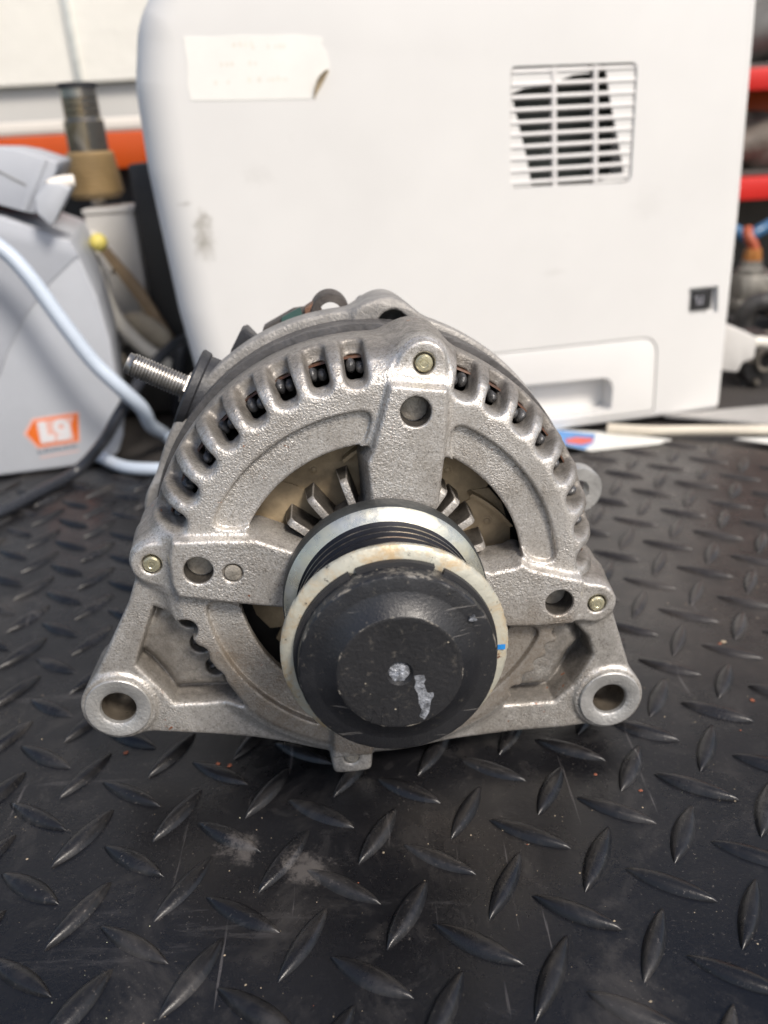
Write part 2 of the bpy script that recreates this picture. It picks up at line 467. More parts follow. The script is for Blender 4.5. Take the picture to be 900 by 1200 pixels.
def box_into(mb, c, s, mi=0, rot=None):
    x, y, z = (a / 2 for a in s)
    vs = [Vector(p) for p in ((-x, -y, -z), (x, -y, -z), (x, y, -z), (-x, y, -z), (-x, -y, z), (x, -y, z), (x, y, z), (-x, y, z))]
    if rot is not None: vs = [rot @ v for v in vs]
    vs = [v + Vector(c) for v in vs]
    mb.add(vs, [(0, 3, 2, 1), (4, 5, 6, 7), (0, 1, 5, 4), (1, 2, 6, 5), (2, 3, 7, 6), (3, 0, 4, 7)], mi)

def bevel_mesh(me, w, seg=2, angle=30):
    bm = bmesh.new(); bm.from_mesh(me)
    es = [e for e in bm.edges if len(e.link_faces) == 2 and e.calc_face_angle(0) > R_(angle)]
    bmesh.ops.bevel(bm, geom=es, offset=w * S, segments=seg, affect='EDGES', profile=0.5, clamp_overlap=True)
    bm.to_mesh(me); bm.free()

def bbox_obj(name, c, s, parent=None, mat=None, bev=1.0, seg=2, rot=None):
    mb = MB(); box_into(mb, c, s, 0, rot)
    me = mb.mesh(name)
    if bev: bevel_mesh(me, bev, seg)
    return obj(name, me, parent, mat, 'auto')

def round_poly(pts, radii, n=6):
    """corner-rounded polygon (2-D)"""
    out = []
    N = len(pts)
    if not isinstance(radii, (list, tuple)): radii = [radii] * N
    for i in range(N):
        p0, p, p1 = (Vector(pts[(i + k) % N]) for k in (-1, 0, 1))
        r = radii[i]
        if r <= 0: out.append(tuple(p)); continue
        a = (p0 - p); b = (p1 - p)
        la, lb = a.length, b.length
        a.normalize(); b.normalize()
        ang = a.angle(b)
        d = min(r / math.tan(ang / 2), la * 0.48, lb * 0.48)
        s, e = p + a * d, p + b * d
        for k in range(n + 1):
            t_ = k / n
            out.append(tuple((1 - t_) ** 2 * s + 2 * t_ * (1 - t_) * p + t_ ** 2 * e))
    return out

def prism(mb, poly, d0, d1, to=lambda x, z, d: (x, d, z), mi=0):
    n = len(poly)
    vs = [to(x, z, d0) for x, z in poly] + [to(x, z, d1) for x, z in poly]
    fs = [tuple(range(n)), tuple(reversed(range(n, 2 * n)))]
    fs += [(i, i + n, (i + 1) % n + n, (i + 1) % n) for i in range(n)]
    mb.add(vs, fs, mi)

def prism_obj(name, poly, d0, d1, parent=None, mat=None, bev=0.0, seg=2, to=lambda x, z, d: (x, d, z)):
    mb = MB(); prism(mb, poly, d0, d1, to)
    me = mb.mesh(name)
    if bev: bevel_mesh(me, bev, seg, 50)
    return obj(name, me, parent, mat, 'auto')

def catmull(pts, n=10):
    P = [Vector(p) for p in pts]
    P = [P[0] * 2 - P[1]] + P + [P[-1] * 2 - P[-2]]
    out = []
    for i in range(1, len(P) - 2):
        for k in range(n):
            u = k / n
            a, b, c, d = P[i - 1], P[i], P[i + 1], P[i + 2]
            out.append(0.5 * ((2 * b) + (c - a) * u + (2 * a - 5 * b + 4 * c - d) * u * u + (3 * b - a - 3 * c + d) * u ** 3))
    out.append(P[-2])
    return out

def tube(mb, path, rad, seg=12, mi=0, cap=True):
    path = [Vector(p) for p in path]
    up = Vector((0.13, 0.21, 1)).normalized()
    rings = []
    n = len(path)
    prev = None
    for i, p in enumerate(path):
        tn = (path[min(i + 1, n - 1)] - path[max(i - 1, 0)]).normalized()
        if prev is None:
            x = tn.cross(up)
            if x.length < 0.1: x = tn.cross(Vector((1, 0, 0)))
            x.normalize()
        else:
            x = (prev - tn * prev.dot(tn)).normalized()
        prev = x
        y = tn.cross(x)
        r = rad(i / (n - 1)) if callable(rad) else rad
        rings.append([p + (x * math.cos(2 * PI * k / seg) + y * math.sin(2 * PI * k / seg)) * r for k in range(seg)])
    vs = [v for r in rings for v in r]
    fs = []
    for i in range(n - 1):
        for k in range(seg):
            k2 = (k + 1) % seg
            fs.append((i * seg + k, i * seg + k2, (i + 1) * seg + k2, (i + 1) * seg + k))
    if cap:
        fs.append(tuple(reversed(range(seg)))); fs.append(tuple((n - 1) * seg + k for k in range(seg)))
    mb.add(vs, fs, mi)

def tube_obj(name, pts, rad, parent=None, mat=None, seg=14, n=10):
    mb = MB(); tube(mb, catmull(pts, n), rad, seg)
    return mb.build(name, parent, mat, 'auto')

def lathe_z(mb, prof, c=(0, 0, 0), seg=32, mats=None):
    revolve(mb, prof, seg, mats, axis=lambda r, a, w: (c[0] + r * math.cos(a), c[1] + r * math.sin(a), c[2] + w))

def bool_cut(o, cutter):
    """difference of two meshes given in the same local space (worked at a larger scale for precision)"""
    up = Matrix.Scale(200, 4)
    par = o.parent
    o.parent = None; cutter.parent = None
    o.data.transform(up); cutter.data.transform(up)
    md = o.modifiers.new('cut', 'BOOLEAN')
    md.operation = 'DIFFERENCE'; md.solver = 'EXACT'; md.object = cutter
    dg = bpy.context.evaluated_depsgraph_get(); dg.update()
    me = bpy.data.meshes.new_from_object(o.evaluated_get(dg))
    o.modifiers.clear()
    old = o.data; o.data = me
    bpy.data.meshes.remove(old)
    o.data.transform(Matrix.Scale(1 / 200, 4))
    o.parent = par
    cm = cutter.data
    bpy.data.objects.remove(cutter); bpy.data.meshes.remove(cm)

# ------------------------------------------------------------------ signed-distance castings
def poly_sdf(P, X, Z):
    P = np.asarray(P, np.float32)
    d = np.full(np.broadcast(X, Z).shape, 1e9, np.float32)
    inside = np.zeros(d.shape, bool)
    n = len(P)
    for i in range(n):
        a, b = P[i], P[(i + 1) % n]
        e = b - a
        wx, wz = X - a[0], Z - a[1]
        tt = np.clip((wx * e[0] + wz * e[1]) / (e @ e), 0, 1)
        d = np.minimum(d, (wx - e[0] * tt) ** 2 + (wz - e[1] * tt) ** 2)
        c = (a[1] > Z) != (b[1] > Z)
        with np.errstate(divide='ignore', invalid='ignore'):
            xi = (b[0] - a[0]) * (Z - a[1]) / (b[1] - a[1] + 1e-12) + a[0]
        inside ^= c & (X < xi)
    d = np.sqrt(d)
    return np.where(inside, -d, d)

def smin(a, b, k):
    if k <= 0: return np.minimum(a, b)
    h = np.maximum(k - np.abs(a - b), 0) / k
    return np.minimum(a, b) - h * h * k * 0.25

def smax(a, b, k): return -smin(-a, -b, k)

def surface_nets(phi, org, h):
    """naive surface nets, vectorised; returns verts (n,3) and quads (m,4)"""
    nx, ny, nz = phi.shape
    s = phi < 0
    cnt = np.zeros((nx - 1, ny - 1, nz - 1), np.int8)
    for i in (0, 1):
        for j in (0, 1):
            for k in (0, 1):
                cnt += s[i:nx - 1 + i, j:ny - 1 + j, k:nz - 1 + k]
    act = (cnt > 0) & (cnt < 8)
    idx = np.argwhere(act)
    I, J, K = idx.T
    num = np.zeros(len(idx), np.float32)
    acc = np.zeros((len(idx), 3), np.float32)
    corner = {}
    for i in (0, 1):
        for j in (0, 1):
            for k in (0, 1):
                corner[(i, j, k)] = phi[I + i, J + j, K + k]
    for ax in range(3):
        for a in (0, 1):
            for b in (0, 1):
                c0 = [0, 0, 0]; o = [q for q in range(3) if q != ax]
                c0[o[0]] = a; c0[o[1]] = b
                c1 = list(c0); c1[ax] = 1
                p0, p1 = corner[tuple(c0)], corner[tuple(c1)]
                cr = (p0 < 0) != (p1 < 0)
                with np.errstate(divide='ignore', invalid='ignore'):
                    tt = np.where(cr, p0 / (p0 - p1), 0)
                pos = np.zeros((len(idx), 3), np.float32)
                pos[:, o[0]] = a; pos[:, o[1]] = b; pos[:, ax] = tt
                acc += pos * cr[:, None]
                num += cr
    verts = (idx + acc / num[:, None]) * h + np.asarray(org)
    vid = np.full(act.shape, -1, np.int32)
    vid[I, J, K] = np.arange(len(idx))
    quads = []
    for ax in range(3):
        sl0 = [slice(None)] * 3; sl1 = [slice(None)] * 3
        sl0[ax] = slice(0, -1); sl1[ax] = slice(1, None)
        a, b = s[tuple(sl0)], s[tuple(sl1)]
        o = [q for q in range(3) if q != ax]
        e = np.argwhere(a != b)
        lim = np.array(act.shape)
        ok = (e[:, o[0]] > 0) & (e[:, o[1]] > 0) & (e[:, o[0]] < lim[o[0]]) & (e[:, o[1]] < lim[o[1]])
        e = e[ok]
        flip = a[tuple(e.T)]
        d0 = np.zeros(3, int); d0[o[0]] = 1
        d1 = np.zeros(3, int); d1[o[1]] = 1
        v00 = vid[tuple((e - d0 - d1).T)]; v10 = vid[tuple((e - d1).T)]
        v11 = vid[tuple(e.T)]; v01 = vid[tuple((e - d0).T)]
        q = np.stack([v00, v10, v11, v01], 1)
        if ax == 1: flip = ~flip
        q[~flip] = q[~flip][:, ::-1]
        quads.append(q)
    return verts, np.concatenate(quads)

def sdf_object(name, phi, org, h, parent, mat, up=70.0):
    """grid axes are x, z, w; becomes local (x, -w, z + up)"""
    v, q = surface_nets(phi, org, h)
    co = np.stack([v[:, 0], -v[:, 2], v[:, 1] + up], 1).astype(np.float32) * S
    me = bpy.data.meshes.new(name)
    me.vertices.add(len(co)); me.vertices.foreach_set('co', co.ravel())
    me.loops.add(q.size); me.loops.foreach_set('vertex_index', q.ravel().astype(np.int32))
    me.polygons.add(len(q))
    me.polygons.foreach_set('loop_start', np.arange(0, q.size, 4, dtype=np.int32))
    me.polygons.foreach_set('use_smooth', np.ones(len(q), bool))
    me.update(calc_edges=True)
    me.validate()
    return obj(name, me, parent, mat)

# ================================================================== THE PLACE
# ---- ground under everything, bed floor, mat
mb = MB(); box_into(mb, (0, 2000, -660), (60000, 60000, 20))
structure(mb.build('ground', None, M['asphalt'], False))
mb = MB(); box_into(mb, (0, 560, -14), (1700, 1500, 20))
structure(mb.build('floor', None, M['floor'], False))

# ---- tread mat
ROW = 0.266088                      # lattice turn
LS = 0.148614 * 190                 # lattice step, 28.2 mm
LO = (-0.466546 * 190, 0.828792 * 190)
mat_root = thing('rubber_mat', 'black rubber floor mat with raised diamond tread under the alternator', 'mat', (0, 0, -4))
mc, ms = math.cos(ROW), math.sin(ROW)
outline = round_poly([(-420, -170), (420, -170), (330, 440), (236, 465), (190, 496), (120, 476), (30, 470), (-420, 520)], 6, 4)
mb = MB(); prism(mb, outline, 0.0, 4.0, to=lambda x, z, d: (x, z, d))
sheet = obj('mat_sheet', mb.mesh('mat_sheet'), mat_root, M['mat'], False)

def lens_mesh(seed, L=12.4, B=3.1, H=2.1):
    r = random.Random(seed)
    nu, nv = 18, 8
    mb = MB(); vs = []; fs = []
    asym = r.uniform(-0.1, 0.1)
    for i in range(nu + 1):
        u = -1 + 2 * i / nu
        e = max(0.0, 1 - abs(u) ** 2.0)
        hw = B * (e ** 0.92) + 0.02
        for j in range(nv + 1):
            v = -1 + 2 * j / nv
            prof = (1 - abs(v) ** 2.6) ** 0.8 if abs(v) < 1 else 0
            z = H * (e ** 0.55) * prof - (0.15 if abs(v) == 1 or i in (0, nu) else 0)
            z += r.uniform(-0.05, 0.05) if z > 0.3 else 0
            vs.append((u * L, v * hw + asym * (1 - u * u) * 2, z + 4.0))
    for i in range(nu):
        for j in range(nv):
            a = i * (nv + 1) + j
            fs.append((a, a + nv + 1, a + nv + 2, a + 1))
    mb.add(vs, fs)
    return mb
lens_meshes = []
for k in range(5):
    me = lens_mesh(k).mesh('tread_bump')
    me.polygons.foreach_set('use_smooth', [True] * len(me.polygons))
    me.materials.append(M['tread'])
    lens_meshes.append(me)
def in_mat(x, y, m=10):
    if y < -155 or x < -405 or x > 400: return False
    lim = 508 - (x + 420) * 38 / 450 if x < 30 else (470 + (x - 30) * 0.066 if x < 120 else 476 + (x - 120) * 20 / 70 if x < 190 else 494 - (x - 190) * 31 / 46 if x < 236 else 463 - (x - 236) * 25 / 94)
    return y < lim - 11
spots = []
for i in range(-26, 30):
    for j in range(-26, 30):
        for kind in (0, 1):
            a, b = (i, j) if kind == 0 else (i + 0.5, j + 0.5)
            x = LO[0] + LS * (a * mc + b * ms)
            y = LO[1] + LS * (a * ms - b * mc)
            if not in_mat(x, y): continue
            ang = ROW + PI / 4 if kind == 0 else ROW - PI / 4
            # how large it shows: camera at the origin, looking along +y and down
            Y_, Z_ = y, -190
            dz = Y_ * math.cos(0.4376) + 190 * math.sin(0.4376)
            vis = dz > 30 and abs(x) / dz < 0.52 and (-190 * math.cos(.4376) + Y_ * math.sin(.4376)) / dz > -0.68
            spots.append((0 if vis else 1, dz, x, y, ang))
spots.sort()
stuff_mb = MB()
for k, (v, dz, x, y, ang) in enumerate(spots):
    jx, jy, ja = rng.uniform(-.25, .25), rng.uniform(-.25, .25), rng.uniform(-.02, .02)
    if k < 300 and v == 0:
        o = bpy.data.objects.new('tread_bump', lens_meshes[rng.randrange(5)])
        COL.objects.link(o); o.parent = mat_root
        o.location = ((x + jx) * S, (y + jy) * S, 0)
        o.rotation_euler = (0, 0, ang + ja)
        o.scale = (rng.uniform(.95, 1.04), rng.uniform(.88, 1.08), rng.uniform(.94, 1.06))
    else:
        src = lens_mesh(k % 5)
        c, s_ = math.cos(ang), math.sin(ang)
        stuff_mb.add([(x + p[0] * c - p[1] * s_, y + p[0] * s_ + p[1] * c, p[2]) for p in src.v], src.f)
if stuff_mb.v:
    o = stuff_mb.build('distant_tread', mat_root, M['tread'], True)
    o['kind'] = 'stuff'

# ---- crumbs and grit on the mat
def rock(mb, x, y, z, r, rr, mi):
    vs = []
    for a in range(6):
        vs.append((x + r * rr.uniform(.6, 1.1) * math.cos(a * PI / 3), y + r * rr.uniform(.6, 1.1) * math.sin(a * PI / 3), z + r * rr.uniform(.0, .35)))
    vs.append((x, y, z + r * rr.uniform(.5, .9))); vs.append((x, y, z - .1))
    fs = [(a, (a + 1) % 6, 6) for a in range(6)] + [((a + 1) % 6, a, 7) for a in range(6)]
    mb.add(vs, fs, mi)
mb = MB(); rr = random.Random(21)
for k in range(1500):
    x = rr.uniform(-150, 240); y = rr.uniform(95, 430)
    if abs(x) < 75 and 190 < y < 300: continue
    rock(mb, x, y, 0, 0.10 + 0.36 * rr.random() ** 5, rr, rr.choice((0,) * 14 + (1, 2, 2)))
for (x, y, r, m) in ((50.2, 149, 1.0, 2), (51, 148.6, .8, 2), (49.6, 148.2, .7, 2), (124, 245, 1.1, 0), (122, 246, .9, 0), (-93, 222, 1.1, 1), (131, 268, 1.4, 0), (129, 267, 1.0, 1), (127, 232, 1.2, 1), (96, 237, .8, 2), (105, 255, .9, 2), (-28, 216, 1.2, 1), (-60, 214, 1.1, 1), (-56, 213, 1.3, 1), (-45, 196, .9, 1), (75, 192, .8, 1), (63, 200, .8, 1)):
    rock(mb, x, y, 0, r, rr, m)
o = mb.build('debris', None, [M['crumb'], M['crumb_red'], M['crumb_pale']], False)
o['kind'] = 'stuff'; o['label'] = 'crumbs and grit scattered over the black mat'

# ================================================================== ALTERNATOR
O_ = Vector((-1.503, 207.0, 70.3))
N_ = Vector((0.06746754, -0.99553872, 0.06596043))
EX = Vector((0.9977115, 0.06761479, 0.0))
EZ = Vector((-0.0044599, 0.06580948, 0.99782224))
alt = thing('alternator', 'used car alternator with bare aluminium housing and black capped pulley standing on the mat', 'alternator')
base_pt = O_ - EZ * 70
alt.matrix_world = Matrix((
    (EX.x, -N_.x, EZ.x, base_pt.x * S),
    (EX.y, -N_.y, EZ.y, base_pt.y * S),
    (EX.z, -N_.z, EZ.z, base_pt.z * S),
    (0, 0, 0, 1)))
UP = 70.0
def A(x, z, w): return (x, -w, z + UP)

H = 0.43
gx = np.arange(-97, 86, H, dtype=np.float32); gz = np.arange(-73, 78, H, dtype=np.float32); gw = np.arange(-36, 6, H, dtype=np.float32)
X = gx[:, None]; Z = gz[None, :]
W = gw[None, None, :]
R2 = np.hypot(X, Z)
TH = np.arctan2(Z, X)
def e3(a): return a[:, :, None]
OUT_P = [(0, 0), (57.4, 0), (60.2, -1.0), (63.3, -4.3), (65.7, -9.0), (67.0, -14), (67.3, -20), (66.9, -31.5), (0, -31.5)]
IN_P = [(0, -5.5), (55, -5.5), (57.0, -8.8), (59.4, -14), (60.8, -20), (62, -26), (63, -30), (64.4, -60), (0, -60)]
rt = np.arange(0, 125, 0.25, dtype=np.float32)
def table(P):
    T = poly_sdf(P, rt[:, None], gw[None, :])
    f = np.hypot(X + 1.1, Z - 1.2) / 0.25
    i = np.clip(f.astype(np.int32), 0, len(rt) - 2)
    fr = (f - i).astype(np.float32)
    return T[i] * (1 - fr)[:, :, None] + T[i + 1] * fr[:, :, None]
DO = table(OUT_P)
phi = DO.copy()
BOLTS = [(14.7, 62.9), (-64.9, 11.4), (64.9, -14.0), (-13.2, -62.8)]
# through-bolt columns swell the flank of the dome
for (bx, bz) in BOLTS[:3]:
    dc = e3(np.hypot(X - bx, Z - bz)) - (6.6 + 0.07 * (-4 - W))
    dc = np.maximum(dc, W + 4.2); dc = np.maximum(dc, -31.5 - W)
    phi = smin(phi, dc, 6.0)
# bracket web joining the two ears below
WEB = [(-62, 16), (-69.5, 9.5), (-74.2, -1.5), (-82.9, -16.4), (-90.5, -29), (-86, -46.0), (-73.6, -46.2), (-55.7, -49.3), (-42.6, -52.2), (-20.3, -59.0),
       (19.7, -60.2), (39.4, -59.4), (56, -59.8), (74, -59.0), (80.6, -47.5), (77, -38), (70.6, -17.4), (64, -8), (45, -20), (30, -42), (0, -50), (-35, -42), (-50, -18)]
dw = e3(poly_sdf(WEB, X, Z))
zfl = -18.0
web = smax(smax(dw, W + 4.0, 1.2), zfl - W, 1.0)
web = np.maximum(web, 53.0 - e3(R2))
phi = smin(phi, web, 1.6)
EARS = [(-82.3, -35.4, 10.9), (70.7, -49.4, 10.8)]
for (ex_, ez_, er) in EARS:
    dc = e3(np.hypot(X - ex_, Z - ez_)) - (er + 0.3)
    dc = smax(smax(dc, W + 3.0, 0.8), -27 - W, 0.8)
    phi = smin(phi, dc, 1.4)
# hollow
phi = np.maximum(phi, -np.maximum(table(IN_P), 0 * W - 1e3))
# pockets between web and dome
LP = [(-67.1, -3.0), (-72.8, -16), (-75.3, -22), (-69.3, -31), (-65.8, -36.9), (-56.8, -37.6), (-44.6, -37.4), (-49.4, -27.6), (-54.8, -17), (-58.6, -10), (-62.4, -5.6)]
RP = [(58.8, -20.8), (63.6, -27.2), (65.2, -33.6), (59.2, -44), (53.2, -49.6), (36.5, -49), (39.5, -42), (45, -35.5), (51.5, -27), (55.6, -19.4)]
for PK in (LP, RP):
    dp = e3(poly_sdf(PK, X, Z)) + 0.10 * (-4 - W)
    phi = smax(phi, -np.maximum(smax(dp, -17.2 - W, 1.2), W - 8), 1.2)
# raised middle floor of each pocket
LM = [(-64, -4), (-70.5, -10.5), (-73.6, -18.2), (-69.7, -22.8), (-67.0, -27.6), (-64.8, -32.8), (-50.1, -33.8), (-50, -20), (-58, -6)]
RM = [(54, -19), (60.0, -25), (61.4, -29.9), (57.1, -35.1), (53.3, -43.0), (51.4, -45.0), (42.0, -44.4), (41.6, -41.6), (44, -34), (52, -22)]
for PK in (LM, RM):
    dp = e3(poly_sdf(PK, X, Z) + 0.6) - 0.62 * (-8 - W)
    mid = smax(smax(dp, W + (8.0 if PK is LM else 7.2), 2.2), -19 - W, 0.5)
    mid = np.maximum(mid, 56.5 - e3(R2))
    phi = smin(phi, mid, 1.2)
# cooling slots round the shoulder
SLOTS = [93.4 + 9.15 * k for k in range(8)] + [65.0 - 9.1 * k for k in range(9)]
depth = -DO
wlim = smax(-17.0 - W, W - 4, 0.1)
for a in SLOTS:
    c, s_ = math.cos(R_(a)), math.sin(R_(a))
    rho = X * c + Z * s_; tt = -X * s_ + Z * c
    sel = (np.abs(tt) < 8) & (rho > 50)
    ii = np.where(sel.any(1))[0]; jj = np.where(sel.any(0))[0]
    sx, sz = slice(ii[0], ii[-1] + 1), slice(jj[0], jj[-1] + 1)
    rr_, t2 = rho[sx, sz], tt[sx, sz]
    dp = depth[sx, sz]
    hw = np.clip(3.35 - 0.13 * np.maximum(dp, 0), 2.5, 3.6)
    r0 = 58.0 + 3.1
    line = np.where(rr_ < r0, np.hypot(t2, rr_ - r0), np.abs(t2))
    # squared-off inner end
    end = np.where(rr_ < r0, smax(np.abs(t2), (r0 - rr_) , 3.0), np.abs(t2))
    d = e3(0.5 * line + 0.5 * end) - hw
    cut = smax(smax(d, dp - np.clip(5.3 + 0.07 * (W + 6), 4.3, 5.3), 1.2), wlim, 2.5)
    hd = smax(np.abs(t2) - 2.5, np.abs(rr_ - 61.3) - 2.6, 1.6)
    hole = np.maximum(np.maximum(e3(hd), W - 4), -31 - W)
    sub = phi[sx, sz]
    sub = smax(sub, -cut, 1.3)
    phi[sx, sz] = smax(sub, -hole, 0.6)
# scalloped openings along the dome edge inside the pockets
for a, bot, rn, cn in ((-170.5, -30, 3.35, 58.8), (-161.5, -30, 3.35, 58.8), (-152.5, -30, 3.35, 58.8),
                       (-22.5, -7.4, 2.1, 57.2), (-28.5, -7.4, 2.1, 57.2), (-34.5, -7.4, 2.1, 57.2), (-40.5, -7.4, 2.1, 57.2), (-46.5, -7.4, 2.1, 57.2)):
    c, s_ = math.cos(R_(a)), math.sin(R_(a))
    d = e3(np.hypot((X - cn * c), (Z - cn * s_))) - rn
    phi = smax(phi, -np.maximum(np.maximum(d, W - 3), bot - W), 0.5)
# windows, recessed band
SP_T = [(5.4, 58.0), (19.6, 55.8), (19.3, 47.0), (18.1, 37.4), (16.3, 24.6), (10, 10), (-2, 16), (-1.4, 28), (-1.8, 37.6), (0.3, 41.5), (0.9, 44.0), (2.6, 49)]
SP_L = [(-57.0, 19.0), (-45, 18.3), (-34.6, 17.4), (-27.5, 14.0), (-12, 8), (-14, -5), (-29.6, -3.0), (-45, 0.2), (-57.6, 3.2), (-58.6, 6.5), (-58.4, 14)]
SP_R = [(12, 8), (31.2, 1.2), (38.6, 2.0), (40.6, 3.0), (43.3, 1.0), (50, -1.2), (58.2, -3.8), (58.0, -10), (55.8, -16.8), (46, -16.8), (37.5, -16.0), (16, -14)]
SP_B = [(-5, -18), (-5.5, -40), (-7.0, -57), (-18.4, -57), (-17, -40), (-16, -18)]
LG_T = [(5.5, 56.5), (9.2, 65.0), (14.6, 66.5), (18.6, 65.0), (20.3, 55.0)]
LG_L = [(-57, 17.6), (-65, 16.5), (-67, 11), (-66, 6.8), (-58, 2.4)]
LG_R = [(57.5, -4.6), (66, -9.6), (68, -14), (65, -18.8), (56, -19)]
LG_B = [(-7.8, -50), (-8.6, -66.8), (-17.6, -66.8), (-18.6, -50)]
SPOKES = [SP_T, SP_L, SP_R, SP_B]
LUGS = [LG_T, LG_L, LG_R, LG_B]
dsp = [poly_sdf(P, X, Z) for P in SPOKES]
near = np.minimum.reduce(dsp)
phi = smax(phi, -np.maximum(e3(R2) - 41.7 + 0.06 * W, W - 8), 0.7)
band = smax(np.abs(R2 - 46.3) - 5.4, 2.4 - near, 4.5)
phi = smax(phi, -np.maximum(e3(band) + 0.12 * (0 - W), -2.1 - W), 0.3)
# lugs and spokes
for P, (bx, bz), wt in zip(LUGS, BOLTS, (-1.6, -1.6, -1.6, -3.6)):
    dl = e3(smin(poly_sdf(P, X, Z), np.hypot(X - bx, Z - bz) - (5.9 if bz > -50 else 3), 3.0) - (0 if bz > -50 else 1.6)) + 0.12 * (W - wt)
    dl = smax(smax(dl, W - wt, 0.8), -20 - W, 0.5)
    phi = smin(phi, dl, 1.3)
for d2, P in zip(dsp, SPOKES):
    ds = e3(d2 - 0.5) + 0.16 * (W - 3.0)
    ds = smax(smax(ds, W - 3.2, 1.0), -11.5 - W, 0.8)
    phi = smin(phi, ds, 1.2)
# hub
hub = smax(smax(e3(R2) - 23.0, W - 4, 1.5), -15 - W, 1.0)
phi = smin(phi, hub, 1.5)
# bores
phi = np.maximum(phi, -np.maximum(np.maximum(e3(R2) - 9, W - 8), -20 - W))
for (hx, hz, hr, hd_) in ((11.4, 51.0, 4.15, -3.2), (-51.4, 10.3, 4.1, -3.0), (51.7, -10.0, 4.15, -4.6), (-42.0, 8.7, 2.8, 1.6)):
    d = e3(np.hypot(X - hx, Z - hz)) - hr
    phi = smax(phi, -np.maximum(np.maximum(d, hd_ - W), W - 8), 0.45)
for (bx, bz), wt in zip(BOLTS, (-1.6, -1.6, -1.6, -3.6)):
    d = e3(np.hypot(X - bx, Z - bz)) - (2.9 if bz > -50 else 2.5)
    phi = smax(phi, -np.maximum(np.maximum(d, wt - 2.4 - W), W - 8), 0.4)
for (ex_, ez_, er) in EARS:
    d = e3(np.hypot(X - ex_, Z - ez_)) - 8.2
    phi = np.maximum(phi, -np.maximum(d, -40 - W))
phi = phi.astype(np.float32)
phi[0] = phi[-1] = 5; phi[:, 0] = phi[:, -1] = 5; phi[:, :, 0] = phi[:, :, -1] = 5
sdf_object('front_housing', phi, (gx[0], gz[0], gw[0]), H, alt, M['cast'])
del phi, DO, depth, web, dw

# bushings pressed into the ears
for k, (ex_, ez_, er) in enumerate(EARS):
    mb = MB()
    ax = lambda r, a, w, ex_=ex_, ez_=ez_: A(ex_ + r * math.cos(a), ez_ + r * math.sin(a), w)
    revolve(mb, [(8.3, -26), (8.3, -3.4), (9.3, -3.2), (9.9, -2.9), (9.9, -2.3), (9.6, -2.0), (6.2, -2.0), (5.5, -2.5), (5.2, -3.6), (5.2, -26)], 64, [0, 0, 0, 0, 0, 0, 0, 0, 1, 1], ax, closed=True)
    mb.build('ear_bushing', alt, [M['bushing'], M['bore']])
# through bolts (end faces) with a tiny centre mark
for (bx, bz), wt in zip(BOLTS, (-1.6, -1.6, -1.6, -3.6)):
    mb = MB()
    ax = lambda r, a, w, bx=bx, bz=bz: A(bx + r * math.cos(a), bz + r * math.sin(a), w)
    revolve(mb, [(0, wt + .35), (.9, wt + .3), (1.1, wt + .5), (1.9, wt + .45), (2.35, wt - .1), (2.35, wt - 6)], 32, None, ax)
    mb.build('through_bolt', alt, M['pin'] if bz < -50 else M['brassy'])
# cast plugs at the bottom of the blind holes
for (hx, hz, hr, wt) in ((11.4, 51.0, 3.75, -2.4), (-51.4, 10.3, 3.75, -2.2), (51.7, -10.0, 3.9, -3.8), (-42.0, 8.7, 2.4, 3.0)):
    mb = MB()
    ax = lambda r, a, w, hx=hx, hz=hz: A(hx + r * math.cos(a), hz + r * math.sin(a), w)
    revolve(mb, [(0, wt), (hr - .5, wt), (hr - .12, wt - .15), (hr, wt - .6), (hr, wt - 3)], 32, None, ax)
    mb.build('hole_plug', alt, M['pin'])
    if hr > 3:
        mb = MB()
        revolve(mb, [(4.2, 2.5), (4.02, 2.3), (3.95, 1.8), (3.95, wt - .6), (4.2, wt - .6)], 36, None, ax, closed=True)
        mb.build('dark_bore_lining', alt, M['ribside'])  # added lining: shade and grime of the hole wall put into its colour
# stiffening ribs standing round the hub
for a in (142.3, 126.0, 106.5, 52.0, 43.0, 29.5, 12.5):
    c, s_ = math.cos(R_(a)), math.sin(R_(a))
    mb = MB()
    poly = [(20, -16), (32.6, -16), (32.2, -5.8), (31.2, -4.6), (20, -3.6)]
    vs = []
    for sd in (-1, 1):
        for (r, w) in poly:
            hwid = 1.15 if w > -10 else 1.9
            vs.append(A(r * c - sd * hwid * s_, r * s_ + sd * hwid * c, w))
    n = len(poly)
    fs = [tuple(range(n)), tuple(reversed(range(n, 2 * n)))] + [(i, i + n, (i + 1) % n + n, (i + 1) % n) for i in range(n)]
    mb.add(vs, fs)
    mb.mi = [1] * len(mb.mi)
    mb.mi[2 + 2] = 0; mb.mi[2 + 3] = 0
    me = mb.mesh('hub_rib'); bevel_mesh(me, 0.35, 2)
    obj('hub_rib', me, alt, [M['rib'], M['ribside']], 'auto')

